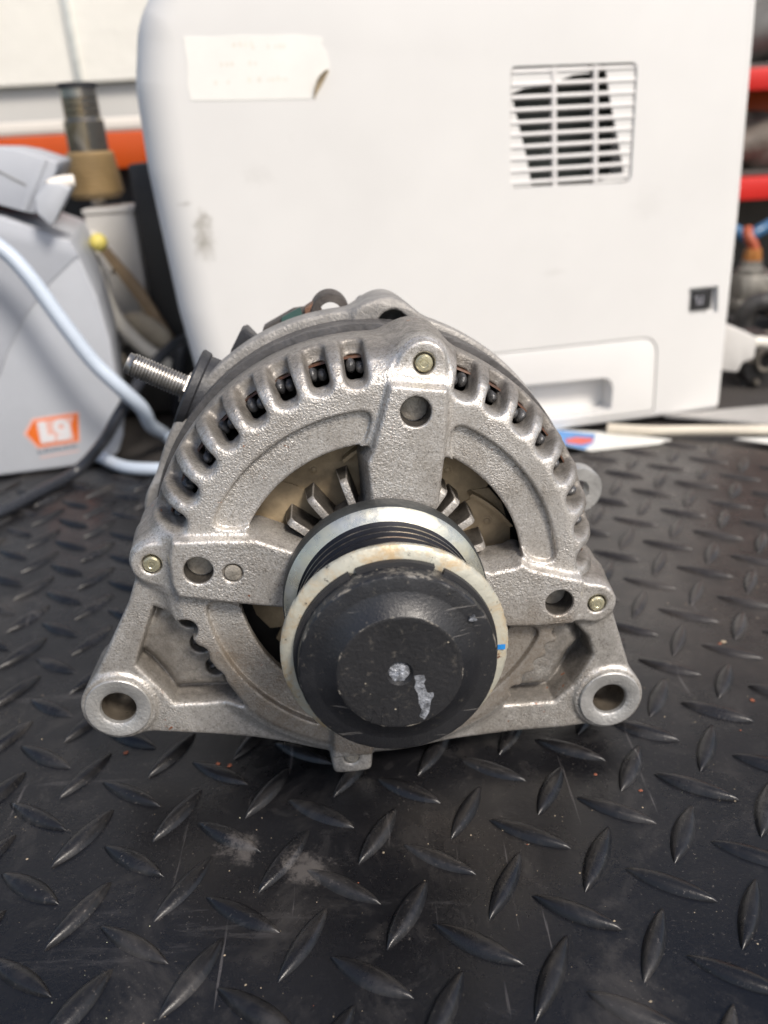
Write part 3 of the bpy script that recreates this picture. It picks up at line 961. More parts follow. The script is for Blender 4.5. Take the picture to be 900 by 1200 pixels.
# cooling fan on the rotor: stained steel plate lobes with upturned blades
fan = obj('cooling_fan', bpy.data.meshes.new('cooling_fan'), alt)
bm_ = MB()
revolve(bm_, [(14, -16), (24, -16), (24, -17.2), (14, -17.2)], 64, None, lambda r, a, w: A(r * math.cos(a), r * math.sin(a), w), closed=True)
fan.data = bm_.mesh('cooling_fan'); fan.data.materials.append(M['fan'])
lobe_p = [(20, -0.42), (33, -0.40), (36.5, -0.36), (41.2, -0.30), (41.8, -0.1), (41.8, 0.12), (40.6, 0.27), (35.5, 0.35), (34.0, 0.28), (29, 0.30), (20, 0.33)]
for k, a0 in enumerate((152, 118, 84, 50, 16, -18, -52, -90, -128, -166)):
    poly = [(r * math.cos(R_(a0) + q), r * math.sin(R_(a0) + q)) for r, q in lobe_p]
    mb = MB(); prism(mb, poly, -15.4 - .5 * (k % 2), -16.8 - .5 * (k % 2), to=lambda x, z, d: A(x, z, d))
    lb = mb.build('fan_lobe', fan, M['fan'])
for k, a0 in enumerate((152, 118, 84, 50, 16, -18, -52, -90, -128, -166)):
    # curved upright blade on the rim of each lobe
    mb = MB(); vs = []; fs = []
    nb = 9
    for i in range(nb):
        u = i / (nb - 1)
        aa = R_(a0) - 0.05 + 0.40 * u
        rr_ = 41.2 - 6.5 * u
        for dr, ww in ((0, -17), (0, -11.5), (1.1, -11.5), (1.1, -17)):
            vs.append(A((rr_ + dr) * math.cos(aa), (rr_ + dr) * math.sin(aa), ww))
    for i in range(nb - 1):
        for q in range(4):
            q2 = (q + 1) % 4
            fs.append((i * 4 + q, i * 4 + q2, i * 4 + 4 + q2, i * 4 + 4 + q))
    fs += [(0, 1, 2, 3), tuple((nb - 1) * 4 + q for q in (3, 2, 1, 0))]
    if k % 2 == 0:
        mb.add(vs, fs); mb.build('fan_blade', fan, M['fan'])
    # spot weld
    mb = MB()
    wx, wz = 35.5 * math.cos(R_(a0) + .02), 35.5 * math.sin(R_(a0) + .02)
    revolve(mb, [(0, -15.0 - .5 * (k % 2)), (.8, -15.1 - .5 * (k % 2)), (1.0, -15.3 - .5 * (k % 2)), (1.6, -15.35 - .5 * (k % 2)), (1.8, -15.6 - .5 * (k % 2))], 20, None, lambda r, a, w: A(wx + r * math.cos(a), wz + r * math.sin(a), w))
    mb.build('spot_weld', fan, M['fan'])
mb = MB()
revolve(mb, [(0, -19), (50, -19), (52, -21), (52, -40), (0, -40)], 64, None, lambda r, a, w: A(r * math.cos(a), r * math.sin(a), w))
mb.build('rotor', alt, M['rotor_dark'])

# stator stack with the coil ends that show in the slots
st = MB()
prof = [(58, -31.7)]
for k in range(9):
    w0 = -31.9 - k * 1.25
    prof += [(68.1, w0), (68.7, w0 - .15), (68.7, w0 - .95), (68.1, w0 - 1.1)]
prof += [(58, -43.6)]
revolve(st, prof, 120, None, lambda r, a, w: A(r * math.cos(a) - 1.2, r * math.sin(a) + 1.3, w), closed=True)
stator = st.build('stator_core', alt, M['stator'])
mb = MB()
revolve(mb, [(63.4, -14.0), (63.9, -14.4), (63.9, -30), (63.4, -30)], 120, None, lambda r, a, w: A(r * math.cos(a), r * math.sin(a), w), closed=True)
mb.build('varnish_band', stator, M['varnish'])
coil = MB()
for k, (du, dr) in enumerate(((-1.35, -.3), (1.35, .4))):
    vs, fs = [], []
    revolve(coil, [(0, 0), (.7, -.2), (1.2, -.9), (1.35, -2.2), (1.35, -18)], 16, None,
            lambda r, a, w, du=du, dr=dr: (du + r * math.cos(a) + .25 * w * (.2 if du > 0 else -.05), dr + (1.5 if du > 0 else 1.15) * r * math.sin(a), w - (.9 if du > 0 else 0)))
for a in SLOTS + [-171, -162, -153, -28, -37, -46]:
    c, s_ = math.cos(R_(a)), math.sin(R_(a))
    mb = MB()
    jr, jw = rng.uniform(-.5, .5), rng.uniform(-1.2, .5); jt = rng.uniform(-.7, .7); jf = rng.choice((-1, 1))
    mb.add([A((61.2 + jr + p[1]) * c - (jt + jf * p[0]) * s_, (61.2 + jr + p[1]) * s_ + (jt + jf * p[0]) * c, p[2] - 9.6 + jw) for p in coil.v], coil.f)
    mb.build('coil_end', stator, M['coil'], True)

# rear housing: rim, flank and bosses
h2 = 0.9
gx2 = np.arange(-80, 78, h2, dtype=np.float32); gz2 = np.arange(-72, 88, h2, dtype=np.float32); gw2 = np.arange(-84, -40, h2, dtype=np.float32)
X2 = gx2[:, None]; Z2 = gz2[None, :]; W2 = gw2[None, None, :]
rc = np.hypot(X2 + 2.5, Z2 - 3.0)
p2 = e3(rc) - (69.6 - 0.0035 * (W2 + 44) ** 2)
p2 = smax(smax(p2, W2 + 43.2, 1.2), -78 - W2, 4)
for (bx, bz) in ((8.6, 67.6), (-65, 13), (61, -16), (-13, -57)):
    d = e3(np.hypot(X2 - bx, Z2 - bz)) - 8.2
    d = smax(smax(d, W2 + 43.2, 1.0), -70 - W2, 3)
    p2 = smin(p2, d, 7.0)
d = e3(np.hypot(X2 - 10.5, Z2 - 67.0)) - 5.0
p2 = smax(p2, -np.maximum(d, -56 - W2), 0.8)
p2 = np.maximum(p2, -np.maximum(e3(rc) - 60, -75 - W2))
p2[0] = p2[-1] = 5; p2[:, 0] = p2[:, -1] = 5; p2[:, :, 0] = p2[:, :, -1] = 5
rear = sdf_object('rear_housing', p2.astype(np.float32), (gx2[0], gz2[0], gw2[0]), h2, alt, M['cast_rear'])
# things on top of the rear housing
prism_obj('terminal_bracket', round_poly([(-31.5, 60), (-31, 65.6), (-20.5, 70.6), (-14.4, 71.0), (-13, 60)], .6, 3), 64, 76, alt, M['brownplastic'], 0.5, to=lambda x, z, d: A(x, z, -d))
prism_obj('connector_rail', round_poly([(-24.5, 66.9), (-24.3, 69.2), (-18.0, 72.1), (-17.4, 69.8)], .3, 2), 62.8, 63.9, alt, simple('green_label', (0.03, 0.075, 0.065, 1), .5), 0, to=lambda x, z, d: A(x, z, -d))
mb = MB()
revolve(mb, [(4.2, -60), (6.6, -60.3), (6.9, -61), (6.9, -76), (4.2, -76)], 26, None, lambda r, a, w: A(-8.2 + r * math.cos(a) * .95, 69.2 + r * math.sin(a), w), closed=True, a0=-.2, a1=PI * .93)
mb.build('cable_clip', alt, M['brownplastic'])
prism_obj('rusty_tab', round_poly([(-17, 66), (-16.5, 71.5), (-12, 74), (-10, 67)], .5, 3), 62, 72, alt, M['rusty'], .4, to=lambda x, z, d: A(x, z, -d))
prism_obj('cover_fin', round_poly([(-44, 54), (-42.2, 59.5), (-38.2, 65.8), (-36.4, 66.2), (-33.6, 62.8), (-30, 61)], .7, 3), 64, 74, alt, M['blackplastic'], .5, to=lambda x, z, d: A(x, z, -d))
prism_obj('cover_lug', round_poly([(1.0, 68), (1.2, 71.6), (2.6, 72.8), (7, 73.0), (14, 71.5), (18, 66)], .6, 3), 63, 80, alt, M['cast_rear'], .5, to=lambda x, z, d: A(x, z, -d))
mb = MB()
revolve(mb, [(4, -66), (8.6, -66), (9, -66.6), (9, -72), (4, -72)], 32, None, lambda r, a, w: A(79 + r * math.cos(a), -1.5 + 1.0 * r * math.sin(a), w), closed=True)
mb.build('rear_mount_eye', alt, M['bushing'])
bbox_obj('rear_mount_arm', A(68, -2, -69), (16, 5.2, 11), alt, M['cast_rear'], 1.0)

# charging stud with its rubber boot on the left flank
def stud_ax(p0, p1):
    d = (Vector(p1) - Vector(p0)); L_ = d.length; d.normalize()
    x = d.cross(Vector((0, 0, 1))).normalized(); y = d.cross(x)
    return lambda r, a, w: tuple(Vector(p0) + d * w + x * r * math.cos(a) + y * r * math.sin(a)), L_
fx, L_ = stud_ax(A(-44.6, 43.4, -54), A(-74.4, 59.6, -54))
mb = MB()
revolve(mb, [(0, -4), (12.5, -4), (13.0, 0), (12.7, 10.0), (13.5, 10.6), (13.9, 12.8), (13.3, 13.4), (7.8, 13.8), (7.2, 12.6), (0, 12.6)], 40, None, fx)
boot = mb.build('terminal_boot', alt, M['rubber'])
mb = MB(); prof = [(0, 5), (3.9, 5)]
w_ = 12.0
prof += [(3.9, 12)]
while w_ < L_ - 2.4:
    prof += [(3.85, w_ + .25), (3.35, w_ + .5), (3.35, w_ + .6), (3.85, w_ + .9)]
    w_ += 1.0
prof += [(3.5, L_ - 1.6), (3.4, L_ - .2), (3.0, L_), (0, L_)]
revolve(mb, prof, 28, None, fx)
stud = mb.build('terminal_stud', alt, M['stud'])
mb = MB()
revolve(mb, [(3.8, 13.2), (5.4, 13.2), (5.6, 13.6), (5.4, 14.6), (3.8, 14.8)], 6, None, fx, closed=True)
mb.build('stud_collar', stud, M['stud'])

# ---- pulley
axA = lambda r, a, w: A(r * math.cos(a), r * math.sin(a), w)
mb = MB()
prof = [(8, 4.2), (26.5, 4.2), (28.2, 5.2), (28.6, 6.2), (28.6, 11.0), (28.2, 11.7), (26.3, 13.3), (25.2, 13.6)]
mats = [0, 0, 0, 0, 0, 1, 1]
w0 = 13.8
mats.append(1)
prof.append((24.9, w0))
for k in range(6):
    w = w0 + k * 3.56
    prof += [(21.3, w + 1.35), (21.3, w + 1.75), (24.7, w + 2.75), (24.7, w + 3.56)]
    mats += [3, 3, 3, 2]
prof += [(24.7, 35.6), (22.0, 36.0), (22.0, 38), (8, 38)]
mats += [2, 0, 0, 0]
revolve(mb, prof, 160, mats, axA)
pulley = mb.build('pulley', alt, [M['pulley_side'], M['ring'], M['groove'], M['groove_dark']])
mb = MB()
revolve(mb, [(22, 35.2), (27.4, 35.4), (28.2, 35.9), (28.5, 36.6), (28.4, 37.6), (27.6, 38.3), (24.8, 38.9), (23.2, 38.9), (22, 38.2)], 160, None, axA, closed=True)
me = mb.mesh('front_flange')
rj = random.Random(5)
for v in me.vertices:          # nicks along the rim
    r = math.hypot(v.co.x, v.co.z - UP * S)
    if r > .0278 and rj.random() < .22:
        k = 1 - rj.random() * .014
        v.co.x *= k; v.co.z = (v.co.z - UP * S) * k + UP * S
obj('front_flange', me, pulley, M['flange'], 'auto')
for a0, a1 in ((66, 110), (114, 205), (212, 300), (306, 420)):
    mb = MB()
    revolve(mb, [(23.4, 38.8), (25.3, 38.9), (25.1, 40.4), (23.4, 40.6)], 40, None, axA, closed=True, a0=R_(a0), a1=R_(a1))
    mb.build('seal_lip', pulley, M['black'])
mb = MB()
cp = [(0, 46.9), (1.8, 47.0), (2.6, 47.4), (3.0, 48.3), (3.2, 48.55), (3.7, 48.55), (9, 48.55), (14.2, 48.55), (14.9, 48.52), (15.15, 48.4), (15.5, 48.0), (19.9, 45.9), (20.4, 45.75), (23.3, 45.5), (23.85, 45.3), (24.05, 44.8), (24.1, 38.4)]
cm = [1] * 9 + [0] * 7
# drafted in fine steps so the smooth shading stays tight
revolve(mb, cp, 160, cm, axA)
me = mb.mesh('dust_cap')
rj = random.Random(9)
for v in me.vertices:          # scuffed edges
    r = math.hypot(v.co.x, v.co.z - UP * S)
    if abs(r - .02385) < .0002:
        v.co.y += rj.uniform(-.05, .18) * S
cap = obj('dust_cap', me, pulley, [M['cap'], M['capdisc']], 'auto')
# silver plug in the centre dimple
mb = MB()
rj = random.Random(3)
revolve(mb, [(0, 47.9), (1.0, 47.9), (1.9, 47.8), (2.5, 47.6), (2.85, 46.6)], 22, None, lambda r, a, w: A(-.12 + r * math.cos(a) * (1 + .06 * math.sin(3 * a)), -.15 + r * math.sin(a), w + .25 * math.sin(7 * a + 4 * r)))
mb.build('centre_dimple', pulley, M['chip'])
def flat(name, pts, w, th, m, parent=pulley):
    return prism_obj(name, pts, w, w + th, parent, m, 0, to=lambda x, z, d: A(x, z, d))
flat('paint_chip', [(3.3, -1.0), (4.6, -.8), (5.6, -1.0), (6.0, -2.2), (5.5, -3.2), (5.8, -4.4), (6.3, -6.0), (7.7, -6.1), (7.8, -7.0), (7.0, -8.2), (6.9, -9.4), (6.4, -11.6), (5.3, -13.4), (4.1, -12.3), (4.8, -10.6), (4.1, -8.6), (4.0, -6), (3.2, -4.2), (3.6, -2.6)], 48.5, .14, M['chip'])
flat('paint_chip', [(17.3, 12.2), (18.4, 12.6), (18.2, 11.8), (18.9, 11.4), (17.6, 11.2), (16.9, 11.5)], 45.9, .9, M['chip'])
# moulded letters, barely raised
for strokes in ([((-7.6, -13.0), (-6.6, -9.4)), ((-6.6, -9.4), (-5.0, -13.0)), ((-5.0, -13.0), (-4.4, -9.0)), ((-4.4, -9.0), (-3.2, -13.4))], [((-.6, -9.0), (-.9, -13.4))]):
    mb = MB()
    for (a, b) in strokes:
        a, b = Vector(a), Vector(b); n_ = (b - a).normalized(); n_ = Vector((-n_.y, n_.x)) * .16
        prism(mb, [tuple(a - n_), tuple(b - n_), tuple(b + n_), tuple(a + n_)], 48.48, 48.68, to=lambda x, z, d: A(x, z, d))
    mb.build('moulded_letter', pulley, M['capdisc'], False)
mb = MB()
revolve(mb, [(25.2, 38.9), (27.4, 38.9), (27.2, 38.98), (25.4, 39.0)], 6, None, axA, closed=True, a0=R_(-4), a1=R_(-1))
mb.build('blue_mark', pulley, M['blue'])

# ================================================================== PRINTER
PYAW = R_(11.9)
printer = thing('printer', 'large white office printer lying behind the alternator with a torn white sticker and slotted vent', 'printer', (238.7, 542.2, 0), PYAW)
PT = 268.0
outl = round_poly([(-345, 1), (-1.0, 1), (-3.2, 60), (-5.0, 130), (-10.0, 230), (-12.5, PT), (-338, PT), (-355, 244), (-361, 215), (-361, 175), (-356, 100), (-350, 50)], [26, 5.5, 0, 0, 0, 10, 40, 40, 40, 40, 60, 60], 6)
n_o = len(outl)
mb = MB(); vs = []
def onorm(i):
    a, b = Vector(outl[i - 1]), Vector(outl[(i + 1) % n_o])
    t_ = (b - a).normalized()
    return Vector((t_.y, -t_.x))
ks = 7
for k in range(ks + 1):
    ph = PI / 2 * k / ks
    for i, (x, z) in enumerate(outl):
        nv = onorm(i)
        R0 = 4.0 + (17.0 * nv.x ** 2 if nv.x < 0 else 0)
        q = R0 * (1 - math.sin(ph))
        vs.append((x - nv.x * q, R0 * (1 - math.cos(ph)), z - nv.y * q))
for (x, z) in outl: vs.append((x, 300, z))
fs = [tuple(range(n_o))]
for k in range(ks + 1):
    fs += [(k * n_o + i, k * n_o + (i + 1) % n_o, (k + 1) * n_o + (i + 1) % n_o, (k + 1) * n_o + i) for i in range(n_o)]
fs.append(tuple(reversed(range((ks + 1) * n_o, (ks + 2) * n_o))))
mb.add(vs, fs)
shell = obj('printer_shell', mb.mesh('printer_shell'), printer, M['printer'])
def cutter(poly, d0, d1, poly_in=None):
    mb = MB(); prism(mb, poly, d0, d1)
    c = obj('cut', mb.mesh('cut'), printer)
    if poly_in is not None:
        mb2 = MB(); prism(mb2, poly_in, d0 - 5, d1 + 5)
        c2 = obj('cut', mb2.mesh('cut'), printer)
        bool_cut(c, c2)
    return c
VENT = round_poly([(-158.6, 155), (-82, 153.6), (-83.4, 217.0), (-159.5, 217.4)], [3, 4, 4, 3], 5)
HAND = round_poly([(-230, 11), (-83.8, 11), (-84.2, 34), (-230, 37.5)], [4, 4, 9, 4], 6)
SOCK = [(-34.0, 70), (-12.4, 70), (-14.4, 87), (-35.4, 87)]
TR_O = round_poly([(-300, 6), (-51.8, 6), (-54.2, 58.4), (-300, 58.8)], [2, 2, 13, 6], 7)
TR_I = round_poly([(-299, 6.8), (-52.7, 6.8), (-55.1, 57.5), (-299, 57.9)], [2, 2, 12.2, 6], 7)
bool_cut(shell, cutter(VENT, -6, 26))
bool_cut(shell, cutter(TR_O, -6, 3.0))
bool_cut(shell, cutter(HAND, 1.5, 14))
tray = prism_obj('tray_door', TR_I, 0.0, 2.9, printer, M['printer'], 0.35)
bool_cut(tray, cutter(HAND, -6, 6))
auto_sharp(tray.data, 32)
bool_cut(shell, cutter(SOCK, -6, 3.2))

shell.data.polygons.foreach_set('use_smooth', [True] * len(shell.data.polygons)); auto_sharp(shell.data, 32)
# vent: dark cavity behind, white panels round it, bars and slats in front
prism_obj('vent_cavity', [(-158, 155.6), (-83, 154.4), (-84, 216), (-158.8, 216.6)], 25.0, 25.8, printer, M['cavity'])
for poly in ([(-158.4, 155.4), (-145.0, 155.4), (-149, 172), (-155, 192), (-158.4, 203)],
             [(-158.4, 204), (-151, 206.5), (-136, 207.5), (-131, 207.5), (-131, 216.4), (-158.6, 216.4)],
             [(-131, 209.0), (-122, 212), (-112, 212.6), (-113, 216.4), (-131, 216.4)],
             [(-102.5, 216), (-98, 198), (-90, 172), (-85.4, 155), (-82.4, 155), (-83.8, 216)],
             [(-104, 154.4), (-85, 154.4), (-83, 159.5), (-95, 157.8)]):
    prism_obj('inner_panel', poly, 1.4, 2.4, printer, M['printer'])
for k in range(10):
    z = 157.4 + 6.35 * k
    bbox_obj('vent_slat', (-121, 2.4, z), (75.6, 3.4, 1.9), printer, M['slat'], 0.25, 1, Matrix.Rotation(-0.25, 3, 'X'))
for (x0, x1) in ((-130.5, -133.8), (-104.6, -108.6)):
    mb = MB(); prism(mb, [(x0 - 1.2, 154.4), (x0 + 1.2, 154.4), (x1 + 1.2, 216.6), (x1 - 1.2, 216.6)], 0.6, 4.6)
    mb.build('vent_bar', printer, M['slat'], False)
# torn sticker with a curled corner
stk = [(-333.4, 236.2), (-325, 236.0), (-318, 235.5), (-305, 236.1), (-290, 235.4), (-277, 235.7), (-270, 234.8), (-263.5, 234.2), (-262.8, 232.6), (-264, 231.2), (-261.4, 227.5), (-260.2, 222), (-260.8, 217.5), (-264, 214.2), (-268.8, 206.8), (-270.8, 206.0), (-290, 206.3), (-315, 207.0), (-333.6, 207.6), (-334.6, 214), (-333.2, 224)]
prism_obj('sticker', stk, -0.22, 0.05, printer, M['label'])
mb = MB(); vs = []; fs = []
for i in range(9):
    u = i / 8
    a = Vector((-260.6, 218.6)).lerp(Vector((-269.8, 205.6)), u)
    wd = 3.4 * math.sin(PI * min(1, .12 + u * .9)) + .3
    for j in range(6):
        q = j / 5 * 1.9
        off = Vector((-.8, .6)) * wd * math.sin(q)
        vs.append((a.x + off.x, -0.2 - wd * (1 - math.cos(q)) * .8, a.y + off.y))
for i in range(8):
    for j in range(5):
        fs.append((i * 6 + j, i * 6 + j + 1, i * 6 + j + 7, i * 6 + j + 6))
mb.add(vs, fs); mb.build('sticker_curl', printer, M['brownpaper'], True)
# faded remains of the writing on the sticker (no longer legible)
rj = random.Random(14)
mb = MB()
for (x0, x1, z, g) in ((-312, -296, 231, .5), (-300, -283, 229.6, .6), (-317, -299, 222.4, .55), (-321, -306, 214.4, .4), (-304, -283, 214.8, .75)):
    x = x0
    while x < x1:
        wv = rj.uniform(1.0, 2.4)
        if rj.random() < g:
            hh = rj.uniform(1.6, 2.6)
            prism(mb, [(x, z), (x + wv, z + .1), (x + wv * .9, z + hh), (x + .2, z + hh * .9)], -.26, -.2)
        x += wv + rj.uniform(.4, 1.2)
mb.build('faded_writing', printer, M['faded'], False)
# power inlet
bbox_obj('socket_insert', (-24.2, 2.6, 78.6), (14.6, 3.0, 13.2), printer, M['black'], 0.4, 1)
mb = MB()
for (x, z, w, h_) in ((-27.4, 79.2, 1.1, 4.2), (-24.2, 79.2, 1.1, 4.2), (-25.8, 76.6, 4.3, 1.0), (-29.2, 80.6, 1.8, 1.0)):
    box_into(mb, (x, 1.05, z), (w, .3, h_))
mb.build('socket_symbol', printer, simple('grey_print', (0.28, 0.28, 0.31, 1), .5), False)

# power plug and lead at the printer's right flank
pl = thing('power_plug', 'off white plug pushed into the right flank of the printer with a cream lead', 'plug', (256, 566, 0))
prism_obj('plug_body', round_poly([(-12, 20), (6, 17), (9, 24), (17, 27), (17, 42), (6, 47), (-6, 52), (-12, 45)], 2, 3), 10, 30, pl, M['whitebox'], 1.5)
tube_obj('plug_lead', [(14, 20, 36), (26, 20, 36), (38, 24, 30), (48, 34, 16), (54, 60, 4), (60, 120, 3)], 4.2, pl, M['cable_cream'])

# ================================================================== LEFT DEVICE
DYAW = R_(14)
dev = thing('desktop_machine', 'pale grey plastic desktop machine with an orange arrow logo on its curved side', 'machine', (-172.5, 504, 0), DYAW)
out_d = [(-110, 4), (-73, 1.6), (-36.9, 1.2), (-7.2, 1.8), (1.5, 6.5), (6.9, 18.2), (9.3, 46.5), (9.8, 79), (7.4, 105), (1.2, 131), (-2.1, 139.1), (-36.7, 154.8), (-110, 172)]
prism_obj('machine_body', round_poly(out_d, [0, 3, 3, 6, 6, 8, 8, 8, 8, 5, 4, 3, 0], 4), 0, 150, dev, M['devgrey'], 2.2, 3)
# shoulder panel above the arc seam, a little proud
seam = [(1.6, 130.9), (-2.3, 138.6), (-36.7, 154.2), (-110, 171.4), (-110, 60), (-57.3, 65.6), (-49.1, 80.4), (-35.2, 99.4), (-17, 117.6), (-2, 128.8)]
prism_obj('shoulder_panel', seam, -0.9, 3, dev, M['devlid'], 0.6)
lid = [(-110, 196), (-29.7, 191), (-19.1, 188.6), (-0.8, 181.5), (-2.4, 177), (-18.7, 154.6), (-26, 157), (-36.7, 161), (-110, 178)]
prism_obj('machine_lid', round_poly(lid, [0, 3, 3, 2, 2, 3, 1, 1, 0], 3), 8, 120, dev, M['devlid'], 1.2)
prism_obj('lid_edge', round_poly([(-8.6, 184.6), (-5.6, 183.4), (-23, 156.2), (-26.2, 157.4)], .8, 2), 6.6, 10, dev, M['devgrey'], .4)
prism_obj('lid_groove', [(-40, 183.6), (-20.4, 171), (-20.4, 169.8), (-40, 182.4)], 7.7, 9, dev, simple('groove_grey', (0.2, 0.2, 0.19, 1), .6))
prism_obj('lid_latch', round_poly([(-15.4, 156.5), (-14.9, 164.3), (-7, 171.6), (0, 171), (5.6, 168), (-9, 148.6)], [2, 3, 3, 2, 2, 3], 4), -14, 16, dev, M['devgrey'], 1.4)
tube_obj('latch_button', [(-7, -4, 169), (-2, -2, 171), (6.5, 0, 171.4)], 3.6, dev, M['ledge'], 14, 4)
# arrow logo
lg = [(-52.6, 27.4), (-45.4, 36.6), (-16.9, 37.6), (-20.2, 17.2), (-46.2, 16.4)]
prism_obj('logo_border', round_poly(lg, 1.2, 3), -0.22, 0.1, dev, M['pink_print'])
lg2 = [(-50.4, 27.4), (-44.4, 35.2), (-18.1, 36.2), (-21.2, 18.6), (-45.2, 17.9)]
prism_obj('logo_arrow', lg2, -0.42, -0.2, dev, M['orange_print'])
def strokes_obj(name, polys, y0, y1, m):
    mb = MB()
    for p in polys: prism(mb, p, y0, y1)
    return mb.build(name, dev, m, False)
prism_obj('logo_field', [(-43.6, 34.2), (-21.0, 35.0), (-23.6, 19.6), (-43.9, 19.2)], -0.6, -0.4, dev, M['pink_print'])
strokes_obj('logo_letter', [[(-42.4, 33.8), (-37.9, 34.0), (-38.3, 24.8), (-34.6, 24.9), (-34.9, 20.6), (-43.0, 20.4)]], -0.78, -0.58, M['white_print'])
ring_o = [(-29.4 + 4.9 * math.cos(a), 29.2 + 5.0 * math.sin(a)) for a in np.linspace(0, 2 * PI, 24, endpoint=False)]
nine = []
for i in range(24):
    j = (i + 1) % 24
    sc = .36
    q = lambda p: (-29.4 + (p[0] + 29.4) * sc, 29.4 + (p[1] - 29.4) * sc)
    nine.append([ring_o[i], ring_o[j], q(ring_o[j]), q(ring_o[i])])
strokes_obj('logo_letter', nine, -0.78, -0.58, M['white_print'])
strokes_obj('logo_letter', [[(-24.5, 30), (-27.4, 30), (-28.0, 24.0), (-33.2, 23.8), (-33.1, 20.6), (-27.2, 20.6), (-25.0, 22.0)]], -0.84, -0.58, M['white_print'])
strokes_obj('logo_bow', [[(-21.2, 33.6), (-23.2, 30.4), (-23.4, 26), (-23.2, 22), (-21.9, 20.4)]], -0.82, -0.6, M['orange_print'])
rj = random.Random(4)
chars = []
x = -46.6
for wv in (1.4, 1.7, 1.7, 1.7, 1.7, 1.2, 1.7, 1.7, 1.7, 1.3, 1.7, 1.7):
    h_ = 2.6 if rj.random() < .3 else 1.9
    z0 = 13.0 + (x + 46) * .055
    kind = rj.randrange(3)
    chars.append([(x, z0), (x + .55, z0), (x + .65, z0 + h_), (x + .1, z0 + h_)])
    if kind != 1: chars.append([(x, z0 + h_ - .55), (x + wv - .4, z0 + h_ - .5), (x + wv - .4, z0 + h_), (x, z0 + h_)])
    if kind != 0: chars.append([(x, z0), (x + wv - .4, z0), (x + wv - .4, z0 + .5), (x, z0 + .5)])
    if kind == 0: chars.append([(x + wv - .9, z0), (x + wv - .4, z0), (x + wv - .4, z0 + h_), (x + wv - .9, z0 + h_)])
    x += wv + .45
strokes_obj('logo_wordmark', chars, -0.25, 0.1, M['dark_print'])
strokes_obj('logo_underline', [[(-46, 10.8), (-22, 12.2), (-22, 11.5), (-46, 10.1)]], -0.2, 0.1, M['pink_print'])

# ================================================================== CABLES
def cable(name, label, pts, r, m, group=None):
    return tag(tube_obj(name, [(p[0], p[1], p[2]) for p in pts], r, None, m, 16, 12), label, 'cable')
cable('white_cable', 'thick white cable hanging down across the front of the grey machine',
      [(-262, 455, 190), (-224, 466, 160), (-201, 470, 141), (-189, 470, 125), (-177, 470, 101), (-164, 471, 76), (-151, 474, 57), (-145, 485, 42), (-147, 505, 24), (-146, 530, 9), (-136, 518, 5), (-124, 490, 5), (-112, 468, 5), (-95, 450, 5), (-60, 430, 5)], 4.4, M['cable_white'])
cable('white_cable', 'short white cable lying on the mat at the foot of the grey machine',
      [(-192, 515, 5), (-177, 497, 5), (-160, 482, 5), (-137, 476, 5), (-118, 480, 5), (-92, 490, 5)], 4.0, M['cable_white'])
cable('black_cable', 'black cable running along the bottom edge of the grey machine',
      [(-245, 396, 4), (-219, 421, 4), (-203, 453, 4), (-190, 478, 6), (-172, 482, 22), (-157, 486, 42), (-143, 520, 60), (-128, 560, 66), (-118, 600, 40)], 3.6, M['cable_black'])
cable('cream_cable', 'stout cream cable curving down between the machine and the printer',
      [(-205, 640, 128), (-196, 605, 112), (-191, 600, 92), (-184, 598, 73), (-171, 596, 56), (-158, 596, 44), (-148, 600, 30), (-145, 615, 8)], 5.2, M['cable_cream'])
cable('thin_cable', 'thin beige wire arching over the pouch beside the printer',
      [(-190, 622, 104), (-178, 618, 106), (-172, 618, 92), (-171, 618, 72), (-170, 622, 40), (-168, 630, 3)], 1.6, M['stick'])

# ================================================================== CLUTTER LEFT OF THE PRINTER
bx = thing('white_box', 'off white plastic box standing upright between the grey machine and the printer', 'box', (-190, 660, 0))
bbox_obj('box_body', (0, 0, 73), (37, 40, 140), bx, M['whitebox'], 2.0)
bbox_obj('box_lid', (0, 0, 145), (38.4, 41.4, 4), bx, M['whitebox'], 1.2)
tf = thing('tube_fitting', 'chrome tube fitting with a tan ribbed sleeve standing on the white box', 'fitting', (-203, 664, 147))
mb = MB(); lathe_z(mb, [(0, 0), (5, 0), (5, 8), (0, 8)], seg=24); mb.build('fitting_stem', tf, M['ledge'])
mb = MB(); pr_ = [(0, 6), (17, 6), (19.5, 9)]
for k in range(9):
    z = 10 + k * 3
    pr_ += [(20.4 - k * .35, z), (20.4 - k * .35, z + 1.7), (19.5 - k * .35, z + 2.2), (19.5 - k * .35, z + 2.9)]
pr_ += [(15.6, 38), (0, 38)]
lathe_z(mb, pr_, seg=40); mb.build('ribbed_sleeve', tf, M['tan'])
mb = MB(); lathe_z(mb, [(0, 37), (14.4, 37), (14.4, 58), (12.8, 60), (12.8, 63), (12.0, 63.6), (12.8, 64.2), (12.8, 67.6), (12.0, 68.2), (12.8, 68.8), (12.8, 72), (12.0, 72.6), (12.8, 73.2), (12.4, 79), (0, 79)], seg=40)
mb.build('chrome_tube', tf, M['chrome'])
mb = MB(); lathe_z(mb, [(0, 79), (13.4, 79), (13.6, 80), (13.4, 83), (0, 83)], seg=32); mb.build('tube_cap', tf, M['black'])
o = bbox_obj('black_partition', (-139, 640, 88), (52, 40, 176), None, M['darkpanel'], 2)
tag(o, 'tall black upright board in the gap beside the left edge of the printer', 'board')
mb = MB()
rr = random.Random(2)
lathe_z(mb, [(0, -6.2), (3, -5.4), (5.6, -2.4), (6.2, .5), (5.2, 3.6), (2.6, 5.8), (0, 6.2)], (-187.2, 596, 128), 20)
o = mb.build('yellow_bulb', None, M['yellow'], True); tag(o, 'small round yellow bulb against the front of the white box', 'bulb')
mb = MB()
